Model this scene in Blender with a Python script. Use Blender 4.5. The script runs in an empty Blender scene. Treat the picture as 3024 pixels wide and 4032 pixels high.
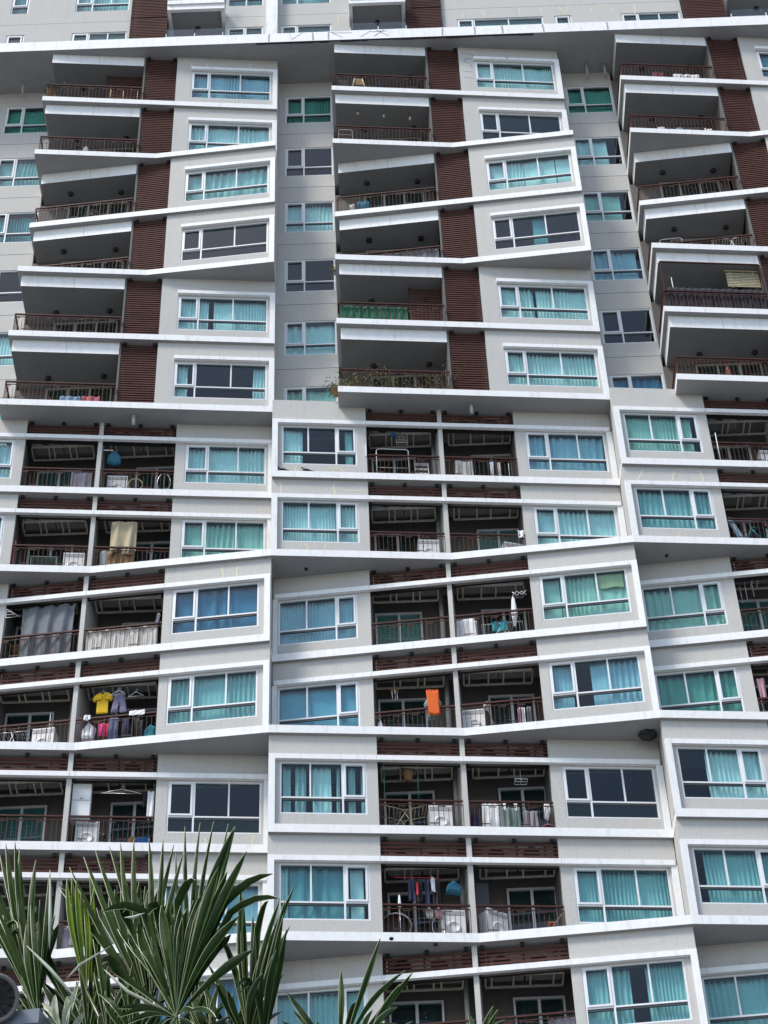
import bpy, math, random
from mathutils import Vector, Matrix
random.seed(7)
S = bpy.context.scene
COL = S.collection
# ------------------------------------------------------------------ camera
CZ = 1.6
cd = bpy.data.cameras.new('camera'); cam = bpy.data.objects.new('camera', cd); COL.objects.link(cam)
Rv = Vector((0.99930811, 0.02339437, -0.02891357)).normalized()
Fv = Vector((0.00388364, 0.70751581, 0.70668685)).normalized()
Rv = (Rv - Fv * Rv.dot(Fv)).normalized(); Uv = Rv.cross(Fv)
M = Matrix((Rv, Uv, -Fv)).transposed().to_4x4(); M.translation = (0, 0, CZ)
cam.matrix_world = M
cd.sensor_fit = 'HORIZONTAL'; cd.sensor_width = 24.0; cd.lens = 24.0 * 8520.35 / 3024.0
cd.clip_start = 0.1; cd.clip_end = 3000
S.camera = cam
# ------------------------------------------------------------------ sky and sun
W = bpy.data.worlds.new('World'); S.world = W; W.use_nodes = True
nt = W.node_tree; nt.nodes.clear()
sky = nt.nodes.new('ShaderNodeTexSky'); sky.sky_type = 'NISHITA'; sky.sun_disc = False
SUN_EL, SUN_AZ = math.radians(56), math.radians(-132)   # azimuth from +Y towards +X
sky.sun_elevation = SUN_EL; sky.sun_rotation = SUN_AZ
sky.air_density = 1.2; sky.dust_density = 1.2; sky.ozone_density = 1.0
bg = nt.nodes.new('ShaderNodeBackground'); bg.inputs[1].default_value = 0.13
out = nt.nodes.new('ShaderNodeOutputWorld')
nt.links.new(sky.outputs[0], bg.inputs[0]); nt.links.new(bg.outputs[0], out.inputs[0])
sl = bpy.data.lights.new('sun', 'SUN'); sl.energy = 2.3; sl.angle = math.radians(14); sl.color = (1.0, 0.955, 0.89)
so = bpy.data.objects.new('sun', sl); COL.objects.link(so)
sd = Vector((math.sin(SUN_AZ) * math.cos(SUN_EL), math.cos(SUN_AZ) * math.cos(SUN_EL), math.sin(SUN_EL)))
so.rotation_euler = sd.to_track_quat('Z', 'Y').to_euler(); so.location = (0, -20, 90)
S.view_settings.view_transform = 'Standard'; S.view_settings.look = 'None'
S.view_settings.exposure = 0.72; S.view_settings.gamma = 1.0
S.cycles.transparent_max_bounces = 16
S.cycles.max_bounces = 8

# ------------------------------------------------------------------ materials
MAT = {}
def mat(name, col, rough=0.6, metal=0.0, noise=0.0, nscale=8.0, bump=0.0, bscale=60.0, streak=0.0, streak_col=None, spec=0.5, sheen=0, stretch=(1, 1, 1)):
    m = bpy.data.materials.new(name); m.use_nodes = True; t = m.node_tree; b = t.nodes['Principled BSDF']
    b.inputs['Base Color'].default_value = (*col, 1); b.inputs['Roughness'].default_value = rough
    b.inputs['Metallic'].default_value = metal; b.inputs['Specular IOR Level'].default_value = spec
    geo = t.nodes.new('ShaderNodeNewGeometry')
    last = None
    if noise > 0:
        mp = t.nodes.new('ShaderNodeMapping'); mp.inputs['Scale'].default_value = stretch
        t.links.new(geo.outputs['Position'], mp.inputs['Vector'])
        n = t.nodes.new('ShaderNodeTexNoise'); n.inputs['Scale'].default_value = nscale; n.inputs['Detail'].default_value = 5
        t.links.new(mp.outputs[0], n.inputs['Vector'])
        r = t.nodes.new('ShaderNodeMapRange'); r.inputs['From Min'].default_value = 0.3; r.inputs['From Max'].default_value = 0.7
        r.inputs['To Min'].default_value = 1 - noise; r.inputs['To Max'].default_value = 1 + noise
        t.links.new(n.outputs['Fac'], r.inputs['Value'])
        mx = t.nodes.new('ShaderNodeVectorMath'); mx.operation = 'SCALE'; mx.inputs[0].default_value = col
        t.links.new(r.outputs[0], mx.inputs['Scale']); last = mx.outputs[0]
        t.links.new(last, b.inputs['Base Color'])
    if streak > 0:
        mp = t.nodes.new('ShaderNodeMapping'); mp.inputs['Scale'].default_value = (6, 6, 0.8)
        t.links.new(geo.outputs['Position'], mp.inputs['Vector'])
        n = t.nodes.new('ShaderNodeTexNoise'); n.inputs['Scale'].default_value = 1.3; n.inputs['Detail'].default_value = 6; n.inputs['Roughness'].default_value = 0.65
        t.links.new(mp.outputs[0], n.inputs['Vector'])
        r = t.nodes.new('ShaderNodeMapRange'); r.inputs['From Min'].default_value = 0.53; r.inputs['From Max'].default_value = 0.78
        r.inputs['To Min'].default_value = 0; r.inputs['To Max'].default_value = streak
        t.links.new(n.outputs['Fac'], r.inputs['Value'])
        mx = t.nodes.new('ShaderNodeMix'); mx.data_type = 'RGBA'
        t.links.new(r.outputs[0], mx.inputs['Factor'])
        if last: t.links.new(last, mx.inputs[6])
        else: mx.inputs[6].default_value = (*col, 1)
        mx.inputs[7].default_value = (*(streak_col or (0.2, 0.19, 0.17)), 1)
        t.links.new(mx.outputs[2], b.inputs['Base Color'])
    if bump > 0:
        n = t.nodes.new('ShaderNodeTexNoise'); n.inputs['Scale'].default_value = bscale; n.inputs['Detail'].default_value = 4
        t.links.new(geo.outputs['Position'], n.inputs['Vector'])
        bp = t.nodes.new('ShaderNodeBump'); bp.inputs['Strength'].default_value = bump; bp.inputs['Distance'].default_value = 0.01
        t.links.new(n.outputs['Fac'], bp.inputs['Height']); t.links.new(bp.outputs[0], b.inputs['Normal'])
    MAT[name] = m
    return m
mat('stucco', (0.50, 0.487, 0.462), 0.9, noise=0.07, nscale=30, bump=0.7, bscale=22, streak=0.38, streak_col=(0.36, 0.345, 0.325))
mat('white_paint', (0.80, 0.80, 0.80), 0.7, noise=0.04, nscale=6, bump=0.15, bscale=40, streak=0.55, streak_col=(0.47, 0.455, 0.43))
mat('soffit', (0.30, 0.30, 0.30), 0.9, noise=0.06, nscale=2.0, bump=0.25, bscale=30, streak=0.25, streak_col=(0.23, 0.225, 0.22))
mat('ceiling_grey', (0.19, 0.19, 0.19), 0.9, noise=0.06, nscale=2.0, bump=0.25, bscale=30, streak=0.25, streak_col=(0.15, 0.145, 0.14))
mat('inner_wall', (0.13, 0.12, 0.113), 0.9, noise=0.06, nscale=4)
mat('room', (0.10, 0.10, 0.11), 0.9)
mat('slat_brown', (0.088, 0.034, 0.026), 0.75, spec=0.2, noise=0.35, nscale=1.5, stretch=(1, 1, 30))
mat('slat_dark', (0.012, 0.009, 0.009), 0.8)
mat('rail_brown', (0.055, 0.016, 0.012), 0.6, spec=0.25, noise=0.3, nscale=5)
mat('rail_rust', (0.095, 0.040, 0.025), 0.7, spec=0.2, noise=0.3, nscale=9)
mat('rack_steel', (0.50, 0.46, 0.39), 0.6, noise=0.2, nscale=9)
mat('ac_grey', (0.34, 0.34, 0.33), 0.6, noise=0.2, nscale=14, stretch=(1, 12, 1))
mat('ac_dark', (0.24, 0.24, 0.23), 0.7)
mat('aluminium', (0.72, 0.73, 0.75), 0.45)
mat('dark_grey_and_shade', (0.05, 0.055, 0.06), 0.6)  # dark grey for joints, cabinet and reflector; also the painted shade bands in windows
mat('crack_yellow', (0.66, 0.61, 0.46), 0.9, noise=0.1, nscale=20)
mat('crack_grey', (0.33, 0.34, 0.40), 0.9, noise=0.25, nscale=6)
mat('sealant_black', (0.035, 0.036, 0.045), 0.8)
mat('joint', (0.30, 0.30, 0.30), 0.9)
mat('appliance', (0.72, 0.72, 0.72), 0.4, noise=0.05, nscale=5)
mat('pipe', (0.42, 0.42, 0.41), 0.6, noise=0.1)
mat('black_metal', (0.012, 0.012, 0.014), 0.5)
mat('wood_pale', (0.45, 0.40, 0.26), 0.7, noise=0.15)
mat('chrome', (0.75, 0.75, 0.76), 0.3, 0.6)
mat('asphalt', (0.16, 0.16, 0.155), 0.9, noise=0.15, nscale=2)
mat('paving', (0.17, 0.17, 0.165), 0.9, noise=0.1, nscale=1)
mat('leaf', (0.040, 0.075, 0.020), 0.30, noise=0.25, nscale=9)
mat('leaf_rib', (0.24, 0.30, 0.14), 0.4)
mat('leaf_young', (0.13, 0.20, 0.015), 0.5, noise=0.2, nscale=8)
mat('leaf_dry', (0.42, 0.46, 0.36), 0.6, noise=0.2, nscale=9)
mat('bark', (0.13, 0.10, 0.07), 0.95, noise=0.3, nscale=12, bump=0.8, bscale=20)
mat('plant_green', (0.045, 0.085, 0.025), 0.6, noise=0.4, nscale=14)
mat('plant_yellow', (0.28, 0.30, 0.05), 0.6, noise=0.3, nscale=14)
mat('lamp_metal', (0.16, 0.18, 0.21), 0.4, 0.3)
mat('lamp_ring', (0.17, 0.17, 0.165), 0.5)
mat('terracotta', (0.35, 0.10, 0.06), 0.8)
mat('bird', (0.012, 0.013, 0.018), 0.5)
CLOTH = {}
def cloth(name, col, rough=0.85):
    if name not in CLOTH:
        CLOTH[name] = mat('cloth_' + name, col, rough, noise=0.08, nscale=10)
        MAT['cloth_' + name] = CLOTH[name]
    return CLOTH[name]
for n, c in dict(yellow=(0.66, 0.42, 0.01), purple=(0.16, 0.15, 0.24), white=(0.75, 0.75, 0.77), pink=(0.62, 0.05, 0.22), red=(0.55, 0.03, 0.05),
                 blue=(0.09, 0.11, 0.22), navy=(0.02, 0.025, 0.07), black=(0.012, 0.012, 0.016), beige=(0.42, 0.35, 0.23), brown=(0.28, 0.17, 0.08),
                 tarp=(0.14, 0.155, 0.175), cream=(0.58, 0.56, 0.52), orange=(0.62, 0.10, 0.008), teal=(0.02, 0.25, 0.30), green=(0.006, 0.12, 0.065),
                 greygreen=(0.16, 0.24, 0.22), grey=(0.26, 0.25, 0.29), netblack=(0.010, 0.012, 0.018), skyblue=(0.22, 0.34, 0.46), rose=(0.50, 0.12, 0.14),
                 netblue=(0.03, 0.15, 0.24), lightpink=(0.5, 0.28, 0.33), blueplastic=(0.02, 0.16, 0.5), maroon=(0.16, 0.02, 0.05)).items():
    cloth(n, c)
# curtain colours (true fabric colours, seen through tinted glass)
CURT = {}
for n, c in dict(white=(0.86, 0.86, 0.83), pale=(0.86, 0.86, 0.80), green=(0.58, 0.68, 0.56), dkgreen=(0.20, 0.42, 0.33), blue=(0.52, 0.60, 0.68), deepblue=(0.08, 0.22, 0.36),
                 teal=(0.46, 0.60, 0.58), dkteal=(0.22, 0.38, 0.40), flatblue=(0.26, 0.47, 0.60), blind=(0.92, 0.92, 0.86), kraft=(0.62, 0.52, 0.28), grey=(0.52, 0.58, 0.56)).items():
    m = mat('curtain_' + n, c, 0.9, noise=0.05, nscale=5)
    CURT[n] = m
# tinted window glass
def glass(name, tint, ior=1.52, rough=0.0):
    m = bpy.data.materials.new(name); m.use_nodes = True; t = m.node_tree; t.nodes.clear()
    o = t.nodes.new('ShaderNodeOutputMaterial'); tr = t.nodes.new('ShaderNodeBsdfTransparent'); tr.inputs[0].default_value = (*tint, 1)
    gl = t.nodes.new('ShaderNodeBsdfGlossy'); gl.inputs['Roughness'].default_value = rough; gl.inputs[0].default_value = (1, 1, 1, 1)
    fr = t.nodes.new('ShaderNodeFresnel'); fr.inputs[0].default_value = ior
    mx = t.nodes.new('ShaderNodeMixShader')
    ge = t.nodes.new('ShaderNodeNewGeometry'); mu = t.nodes.new('ShaderNodeMath'); mu.operation = 'SUBTRACT'; mu.use_clamp = True
    t.links.new(fr.outputs[0], mu.inputs[0]); t.links.new(ge.outputs['Backfacing'], mu.inputs[1])
    t.links.new(mu.outputs[0], mx.inputs[0]); t.links.new(tr.outputs[0], mx.inputs[1]); t.links.new(gl.outputs[0], mx.inputs[2])
    t.links.new(mx.outputs[0], o.inputs[0]); MAT[name] = m
glass('glass_teal', (0.76, 0.905, 0.92)); glass('glass_door', (0.66, 0.79, 0.78)); glass('glass_clear', (0.86, 0.94, 0.95))

# ------------------------------------------------------------------ mesh helper
class MB:
    def __init__(s): s.v = []; s.f = []; s.m = []; s.sm = []
    def add(s, vs, fs, mi=0, smooth=False):
        k = len(s.v); s.v += [tuple(p) for p in vs]
        for f in fs: s.f.append([k + i for i in f]); s.m.append(mi); s.sm.append(smooth)
    def hexa(s, P, mi=0):
        s.add(P, [(0, 3, 2, 1), (4, 5, 6, 7), (0, 1, 5, 4), (1, 2, 6, 5), (2, 3, 7, 6), (3, 0, 4, 7)], mi)
    def box(s, F, u0, u1, b0, b1, z0, z1, mi=0):
        s.hexa([F(u0, b0, z0), F(u1, b0, z0), F(u1, b1, z0), F(u0, b1, z0), F(u0, b0, z1), F(u1, b0, z1), F(u1, b1, z1), F(u0, b1, z1)], mi)
    def prism(s, poly, z0, z1, mi=0, mside=None):
        n = len(poly)
        if sum(poly[i][0] * poly[(i + 1) % n][1] - poly[(i + 1) % n][0] * poly[i][1] for i in range(n)) < 0: poly = poly[::-1]
        vs = [(x, y, z0) for x, y in poly] + [(x, y, z1) for x, y in poly]
        s.add(vs, [tuple(range(n))[::-1], tuple(range(n, 2 * n))], mi)
        k = len(s.v) - 2 * n
        for i in range(n):
            j = (i + 1) % n
            s.f.append([k + i, k + j, k + n + j, k + n + i]); s.m.append(mi if mside is None else mside); s.sm.append(False)
    def tube(s, pts, r, n=6, mi=0, caps=True):
        pts = [Vector(p) for p in pts]; rs = r if isinstance(r, (list, tuple)) else [r] * len(pts)
        rings = []; prev = None
        for i, p in enumerate(pts):
            d = (pts[min(i + 1, len(pts) - 1)] - pts[max(i - 1, 0)]).normalized()
            a = Vector((0, 0, 1)) if abs(d.z) < 0.9 else Vector((1, 0, 0))
            if prev is not None: a = prev
            x = (a - d * a.dot(d)).normalized(); prev = x; y = d.cross(x)
            rings.append([p + (x * math.cos(2 * math.pi * k / n) + y * math.sin(2 * math.pi * k / n)) * rs[i] for k in range(n)])
        vs = [q for rg in rings for q in rg]; fs = []
        for i in range(len(pts) - 1):
            for k in range(n):
                fs.append((i * n + k, i * n + (k + 1) % n, (i + 1) * n + (k + 1) % n, (i + 1) * n + k))
        if caps: fs.append(tuple(range(n))[::-1]); fs.append(tuple((len(pts) - 1) * n + k for k in range(n)))
        s.add(vs, fs, mi, True)
    def lathe(s, c, prof, n=16, mi=0, axis='Z'):
        vs = []; fs = []
        for r, h in prof:
            for k in range(n):
                a = 2 * math.pi * k / n
                if axis == 'Z': vs.append((c[0] + r * math.cos(a), c[1] + r * math.sin(a), c[2] + h))
                else: vs.append((c[0] + r * math.cos(a), c[1] + h, c[2] + r * math.sin(a)))
        for i in range(len(prof) - 1):
            for k in range(n): fs.append((i * n + k, i * n + (k + 1) % n, (i + 1) * n + (k + 1) % n, (i + 1) * n + k))
        s.add(vs, fs, mi, True)
    def grid(s, P, mi=0, thick=None):
        # P[i][j] points; builds a sheet, with thickness if given (vector)
        R, C = len(P), len(P[0]); vs = [p for row in P for p in row]
        fs = [(i * C + j, i * C + j + 1, (i + 1) * C + j + 1, (i + 1) * C + j) for i in range(R - 1) for j in range(C - 1)]
        s.add(vs, fs, mi, True)
        if thick is not None:
            t = Vector(thick); vs2 = [Vector(p) + t for p in vs]
            s.add(vs2, [f[::-1] for f in fs], mi, True)
            k = len(s.v) - 2 * R * C; o = R * C
            edge = [(0, j, 0, j + 1) for j in range(C - 1)] + [(R - 1, j + 1, R - 1, j) for j in range(C - 1)] + [(i + 1, 0, i, 0) for i in range(R - 1)] + [(i, C - 1, i + 1, C - 1) for i in range(R - 1)]
            for a, b, c, d in edge:
                s.f.append([k + a * C + b, k + c * C + d, k + o + c * C + d, k + o + a * C + b][::-1]); s.m.append(mi); s.sm.append(False)
    def build(s, name, mats, parent=None, label=None):
        me = bpy.data.meshes.new(name)
        off = Vector((0, 0, 0))
        if parent is not None and parent.get('_abs', 1): off = wloc(parent)
        me.from_pydata([Vector(p) - off for p in s.v], [], s.f)
        if not isinstance(mats, (list, tuple)): mats = [mats]
        for m in mats: me.materials.append(MAT[m] if isinstance(m, str) else m)
        me.polygons.foreach_set('material_index', s.m); me.polygons.foreach_set('use_smooth', s.sm)
        me.update()
        o = bpy.data.objects.new(name, me); COL.objects.link(o)
        if parent is not None: o.parent = parent
        if label: o['label'] = label
        return o
def wloc(o):
    v = Vector((0, 0, 0))
    while o is not None: v = v + Vector(o.location); o = o.parent
    return v
def thing(name, label, cat, loc=(0, 0, 0), group=None, rz=0):
    o = bpy.data.objects.new(name, None); COL.objects.link(o); o.location = loc; o.rotation_euler = (0, 0, rz)
    o.empty_display_size = 0.2; o['label'] = label; o['category'] = cat
    if group: o['group'] = group
    return o
def copy_tree(o, loc, rz, label, parent=None):
    c = o.copy(); COL.objects.link(c)
    if parent is not None: c.parent = parent
    else: c.location = loc; c.rotation_euler = (0, 0, rz); c['label'] = label
    for ch in o.children: copy_tree(ch, None, None, None, c)
    return c
IDF = lambda u, b, z: Vector((u, b, z))

# ------------------------------------------------------------------ building geometry (metres)
T = 9.6057
ZH = 63.675 + CZ
def zs(n): return ZH - 3.0 * n                      # underside of slab n
YR = 42.56                                          # recess wall
YB = 43.00                                          # back wall of upper balconies
def plan(blk, bay, t):
    s = (bay - 2) * T
    if blk == 'U':
        return {'A': ((-0.94 + s, 40.845), (6.815 + s, 41.53)), 'B': ((-0.94 + s, 41.52), (6.815 + s, 40.855))}[t]
    return {'A': ((-2.805 + s, 41.18), (6.79 + s, 42.01)), 'B': ((-2.805 + s, 42.01), (6.79 + s, 41.18))}[t]
class Frame:
    """local frame on a facade panel: u along, b into the building, z above slab n"""
    def __init__(s, blk, bay, t, n):
        a, c = plan(blk, bay, t); s.a = Vector((a[0], a[1])); d = Vector((c[0], c[1])) - s.a; s.L = d.length; s.e = d.normalized(); s.n = Vector((-s.e.y, s.e.x)); s.z = zs(n)
        s.blk, s.bay, s.t, s.fl = blk, bay, t, n
        s.rz = math.atan2(s.e.y, s.e.x)
    def __call__(s, u, b, z):
        p = s.a + s.e * u + s.n * b; return Vector((p.x, p.y, s.z + z))
ftype = {1: 'A', 2: 'A', 3: 'B', 4: 'B', 5: 'A', 6: 'A', 7: 'A', 8: 'A', 9: 'B', 10: 'B', 11: 'A', 12: 'A', 13: 'B', 14: 'B'}
def isect(a, b, c, d):
    a, b, c, d = map(Vector, (a, b, c, d)); r = b - a; q = d - c
    k = ((c - a).x * q.y - (c - a).y * q.x) / (r.x * q.y - r.y * q.x); return tuple(a + r * k)
def front(blk, bay, n):
    """front polyline of slab n (hull of the storeys above and below)"""
    t1 = ftype[n] if n in ftype else ftype[min(14, n)]; t2 = ftype.get(n + 1, t1)
    if n == 6: t2 = t1
    if n == 0: return None
    A, B = plan(blk, bay, 'A'), plan(blk, bay, 'B')
    if t1 == t2: return list(plan(blk, bay, t1))
    return [A[0], isect(A[0], A[1], B[0], B[1]), B[1]]

building = thing('apartment_building', 'white and grey apartment block with zigzag floors, brown slatted screens and teal windows', 'building', (2.0, 41.0, 0))

# slabs
def slabs():
    for n in range(1, 7):
        for bay in (1, 2, 3):
            fr = front('U', bay, n); x0, x1 = fr[0][0], fr[-1][0]
            mb = MB(); mb.prism(fr + [(x1, 43.3), (x0, 43.3)], zs(n), zs(n) + 0.24, 0, 1)
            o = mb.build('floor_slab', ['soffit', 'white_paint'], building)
    for n in range(7, 15):
        pl = []
        for bay in (1, 2, 3):
            f = front('L', bay, n)
            if pl and abs(pl[-1][1] - f[0][1]) < 0.05: f = f[1:]
            pl += f
        mb = MB(); mb.prism(pl + [(pl[-1][0], 43.3), (pl[0][0], 43.3)], zs(n), zs(n) + 0.24, 0, 1)
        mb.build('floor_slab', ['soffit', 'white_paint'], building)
    # long transfer slab under the tower
    mb = MB(); mb.prism([(-15.5, 40.86), (19.5, 40.86), (19.5, 50), (-15.5, 50)], zs(0), zs(0) + 0.53, 0, 1)
    mb.build('transfer_slab', ['soffit', 'white_paint'], building)
    # rear plates
    mb = MB()
    for n in range(1, 15): mb.box(IDF, -15, 19, 43.3, 50, zs(n), zs(n) + 0.24)
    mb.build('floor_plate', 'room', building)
    mb = MB(); mb.box(IDF, -15, 19, 50, 50.2, 0, zs(0)); mb.box(IDF, -15.2, -15, 42.6, 50.2, 0, zs(0)); mb.box(IDF, 19, 19.2, 42.6, 50.2, 0, zs(0))
    mb.box(IDF, -15, 19, 44.6, 44.7, zs(14) , zs(0) - 0.02)
    mb.build('rear_wall', 'stucco', building)
    # terrace plate on top of the lower block between the upper bays
    for bay in (2, 3):
        mb = MB(); s = (bay - 2) * T
        a, c = plan('L', bay, 'A'); k = (-0.95 - a[0] + s) / (c[0] - a[0]); yr = a[1] + (c[1] - a[1]) * k
        mb.prism([(a[0] + 0.02, a[1] + 0.24), (-0.95 + s, yr + 0.24), (-0.95 + s, YR), (a[0] + 0.02, YR)], zs(6) - 0.01, zs(6) + 0.2, 0)
        mb.build('terrace_slab', 'soffit', building)
slabs()

# ---------------- windows
def curtain_mesh(F, u0, u1, z0, z1, b, style, seed):
    rnd = random.Random(seed); n = max(6, int((u1 - u0) / 0.018)); per = rnd.uniform(0.085, 0.14)
    if style == 'flat': amp = 0.004
    elif style == 'soft': amp, per = 0.042, per * 2.2
    else: amp = rnd.uniform(0.034, 0.050)
    ph = [rnd.uniform(0, 6.28) for _ in range(4)]
    rows = 5; P = []
    for i in range(rows):
        fz = i / (rows - 1); row = []
        for j in range(n + 1):
            u = u0 + (u1 - u0) * j / n
            w = u + 0.02 * math.sin(u * 7 + ph[3]) + 0.012 * math.sin(u * 5 + fz * 2.5 + ph[2])
            s = math.sin(2 * math.pi * w / per + ph[0]); s = math.copysign(abs(s) ** 0.7, s)
            a = amp * (0.55 + 0.45 * math.sin(w * 4.3 + ph[1])) * (1.0 if i else 1.25)
            row.append(F(u + 0.010 * math.sin(fz * 3 + ph[2]) * fz, b + a * s + 0.012 * math.sin(w * 9 + ph[2] + fz), z0 + (z1 - z0) * fz + (0.012 * math.sin(w * 11 + ph[1]) if i == 0 else 0)))
        P.append(row)
    mb = MB(); mb.grid(P, 0); return mb
WCNT = [0]
def window(F, u0, u1, z0, z1, muls, casement, transom, curt, b=0.12, seed=0):
    """muls: u of mullions splitting the top row; casement index of the top row that opens; bottom row split at the casement mullion"""
    WCNT[0] += 1; seed = WCNT[0] * 13 + seed
    fw = 0.045; b1 = b + 0.07
    mb = MB()
    mb.box(F, u0, u1, b, b1, z0, z0 + fw); mb.box(F, u0, u1, b, b1, z1 - fw, z1)
    mb.box(F, u0, u0 + fw, b, b1, z0 + fw, z1 - fw); mb.box(F, u1 - fw, u1, b, b1, z0 + fw, z1 - fw)
    mb.box(F, u0 + fw, u1 - fw, b + 0.004, b1, transom - 0.022, transom + 0.022)
    for k, mu in enumerate(muls):
        main = (casement == 0 and k == 0) or (casement == len(muls) and k == len(muls) - 1)
        w = 0.03 if main else 0.02
        mb.box(F, mu - w, mu + w, b + 0.002, b1, transom + 0.022, z1 - fw)
        if main: mb.box(F, mu - 0.022, mu + 0.022, b + 0.002, b1, z0 + fw, transom - 0.022)
    mb.box(F, u0 + fw, u1 - fw, b + .02, b + .066, transom - .075, transom - .023, 1)  # dark strip added under the transom, shade put in as colour
    mb.box(F, u0 + fw, u1 - fw, b + .045, b + .066, z1 - fw - .05, z1 - fw - .001, 1)  # dark strip along the glass top, painting the shaded band there
    o = mb.build('window', ['aluminium', 'dark_grey_and_shade'], building)
    ed = [u0 + fw] + list(muls) + [u1 - fw]
    # opening sash
    ca, cb = ed[casement], ed[casement + 1]
    ca += 0.03 if casement else 0; cb -= 0.03 if casement == 0 else 0
    if casement >= 0:
        sb = MB(); za, zb = transom + 0.024, z1 - fw - 0.002; s = 0.05
        sb.box(F, ca, cb, b - 0.018, b + 0.03, za, za + s); sb.box(F, ca, cb, b - 0.018, b + 0.03, zb - s, zb)
        sb.box(F, ca, ca + s, b - 0.018, b + 0.03, za + s, zb - s); sb.box(F, cb - s, cb, b - 0.018, b + 0.03, za + s, zb - s)
        sb.build('sash', 'aluminium', o)
    g = MB(); g.box(F, u0 + 0.02, u1 - 0.02, b + 0.035, b + 0.043, z0 + 0.02, z1 - 0.02); g.build('glass_pane', 'glass_teal', o)
    for (f0, f1, colr, style) in curt:
        a, c = u0 + 0.03 + (u1 - u0 - 0.06) * f0, u0 + 0.03 + (u1 - u0 - 0.06) * f1
        zz = z0 + 0.01
        top = z1 - 0.05
        if style == 'top': zz = z1 - 0.55; st = 'flat'
        else: st = style
        bb = b + (0.165 if style != 'top' else 0.09)
        curtain_mesh(F, a, c, zz, top, bb, st, seed).build('curtain', CURT[colr], o)
        seed += 1
    return o
def hole_wall(mb, F, u0, u1, z0, z1, h, b0=0.10, b1=0.26):
    """wall with one rectangular opening h=(u0,u1,z0,z1)"""
    a, c, d, e = h
    mb.box(F, u0, a, b0, b1, z0, z1); mb.box(F, c, u1, b0, b1, z0, z1)
    mb.box(F, a, c, b0, b1, z0, d); mb.box(F, a, c, b0, b1, e, z1)

def full(c, st='folds'): return [(0, 1, c, st)]
CUR = {  # (block, bay, floor, side)
 ('U',1,1): full('blue'), ('U',1,2): full('white'), ('U',1,3): full('teal', 'soft'), ('U',1,4): [], ('U',1,5): [(0, .34, 'white', 'folds'), (.40, 1, 'white', 'folds')],
 ('U',1,6): [(0, .14, 'white', 'folds'), (.86, 1, 'white', 'folds')],
 ('U',2,1): full('pale'), ('U',2,2): [], ('U',2,3): [(0, .43, 'white', 'folds'), (.435, .82, 'blind', 'flat'), (.83, 1, 'blind', 'flat')], ('U',2,4): [(.46, .62, 'dkteal', 'flat')],
 ('U',2,5): [(0, .40, 'pale', 'folds'), (.43, 1, 'pale', 'folds')], ('U',2,6): full('pale'), ('U',3,1): full('dkteal'), ('U',3,2): full('teal'),
 ('R',1,1): full('dkgreen'), ('R',1,2): full('teal'), ('R',1,3): full('dkteal'), ('R',1,4): [], ('R',1,5): full('white'), ('R',1,6): full('teal'),
 ('R',2,1): full('dkgreen'), ('R',2,2): [], ('R',2,3): full('white'), ('R',2,4): [], ('R',2,5): full('white', 'soft'), ('R',2,6): full('green', 'soft'),
 ('R',3,1): full('dkgreen', 'flat'), ('R',3,2): [(0, .72, 'white', 'soft')], ('R',3,3): [(0, .80, 'green', 'flat')], ('R',3,4): [(0, .92, 'blue', 'soft')], ('R',3,5): [], ('R',3,6): full('deepblue', 'soft'),
 ('LR',1,7): full('white'), ('LR',1,8): full('green'), ('LR',1,9): full('deepblue', 'soft'), ('LR',1,10): full('teal'), ('LR',1,11): [], ('LR',1,12): full('blue'), ('LR',1,13): full('deepblue'),
 ('LL',1,7): full('white'), ('LL',1,8): full('white'),
 ('LL',2,7): [(0.0, .27, 'white', 'folds'), (.86, .96, 'teal', 'folds')], ('LL',2,8): full('white'), ('LL',2,9): full('blue'), ('LL',2,10): full('flatblue', 'flat'),
 ('LL',2,11): [(0.03, .12, 'grey', 'soft'), (.17, .30, 'grey', 'folds'), (.38, .60, 'white', 'folds'), (.66, .70, 'grey', 'folds'), (.80, .88, 'grey', 'folds'), (.95, 1, 'grey', 'folds')],
 ('LL',2,12): [(0, .10, 'white', 'folds'), (.11, .78, 'dkteal', 'soft'), (.80, .95, 'white', 'folds')], ('LL',2,13): full('teal'),
 ('LR',2,7): full('blue', 'soft'), ('LR',2,8): full('white'), ('LR',2,9): [(0, .22, 'green', 'flat'), (.23, .60, 'green', 'folds'), (.66, .97, 'kraft', 'top'), (.60, 1, 'green', 'soft')],
 ('LR',2,10): [(0, .24, 'blue', 'folds'), (.46, 1, 'blue', 'folds')], ('LR',2,11): [], ('LR',2,12): full('teal'), ('LR',2,13): [(0, .46, 'teal', 'folds'), (.62, 1, 'teal', 'folds')],
 ('LL',3,7): [(0, .92, 'green', 'folds')], ('LL',3,8): full('teal'), ('LL',3,9): full('green', 'soft'), ('LL',3,10): full('dkgreen', 'soft'), ('LL',3,11): [(.33, 1, 'white', 'folds')],
 ('LL',3,12): [(.12, 1, 'teal', 'folds')], ('LL',3,13): full('teal'),
}
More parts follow.
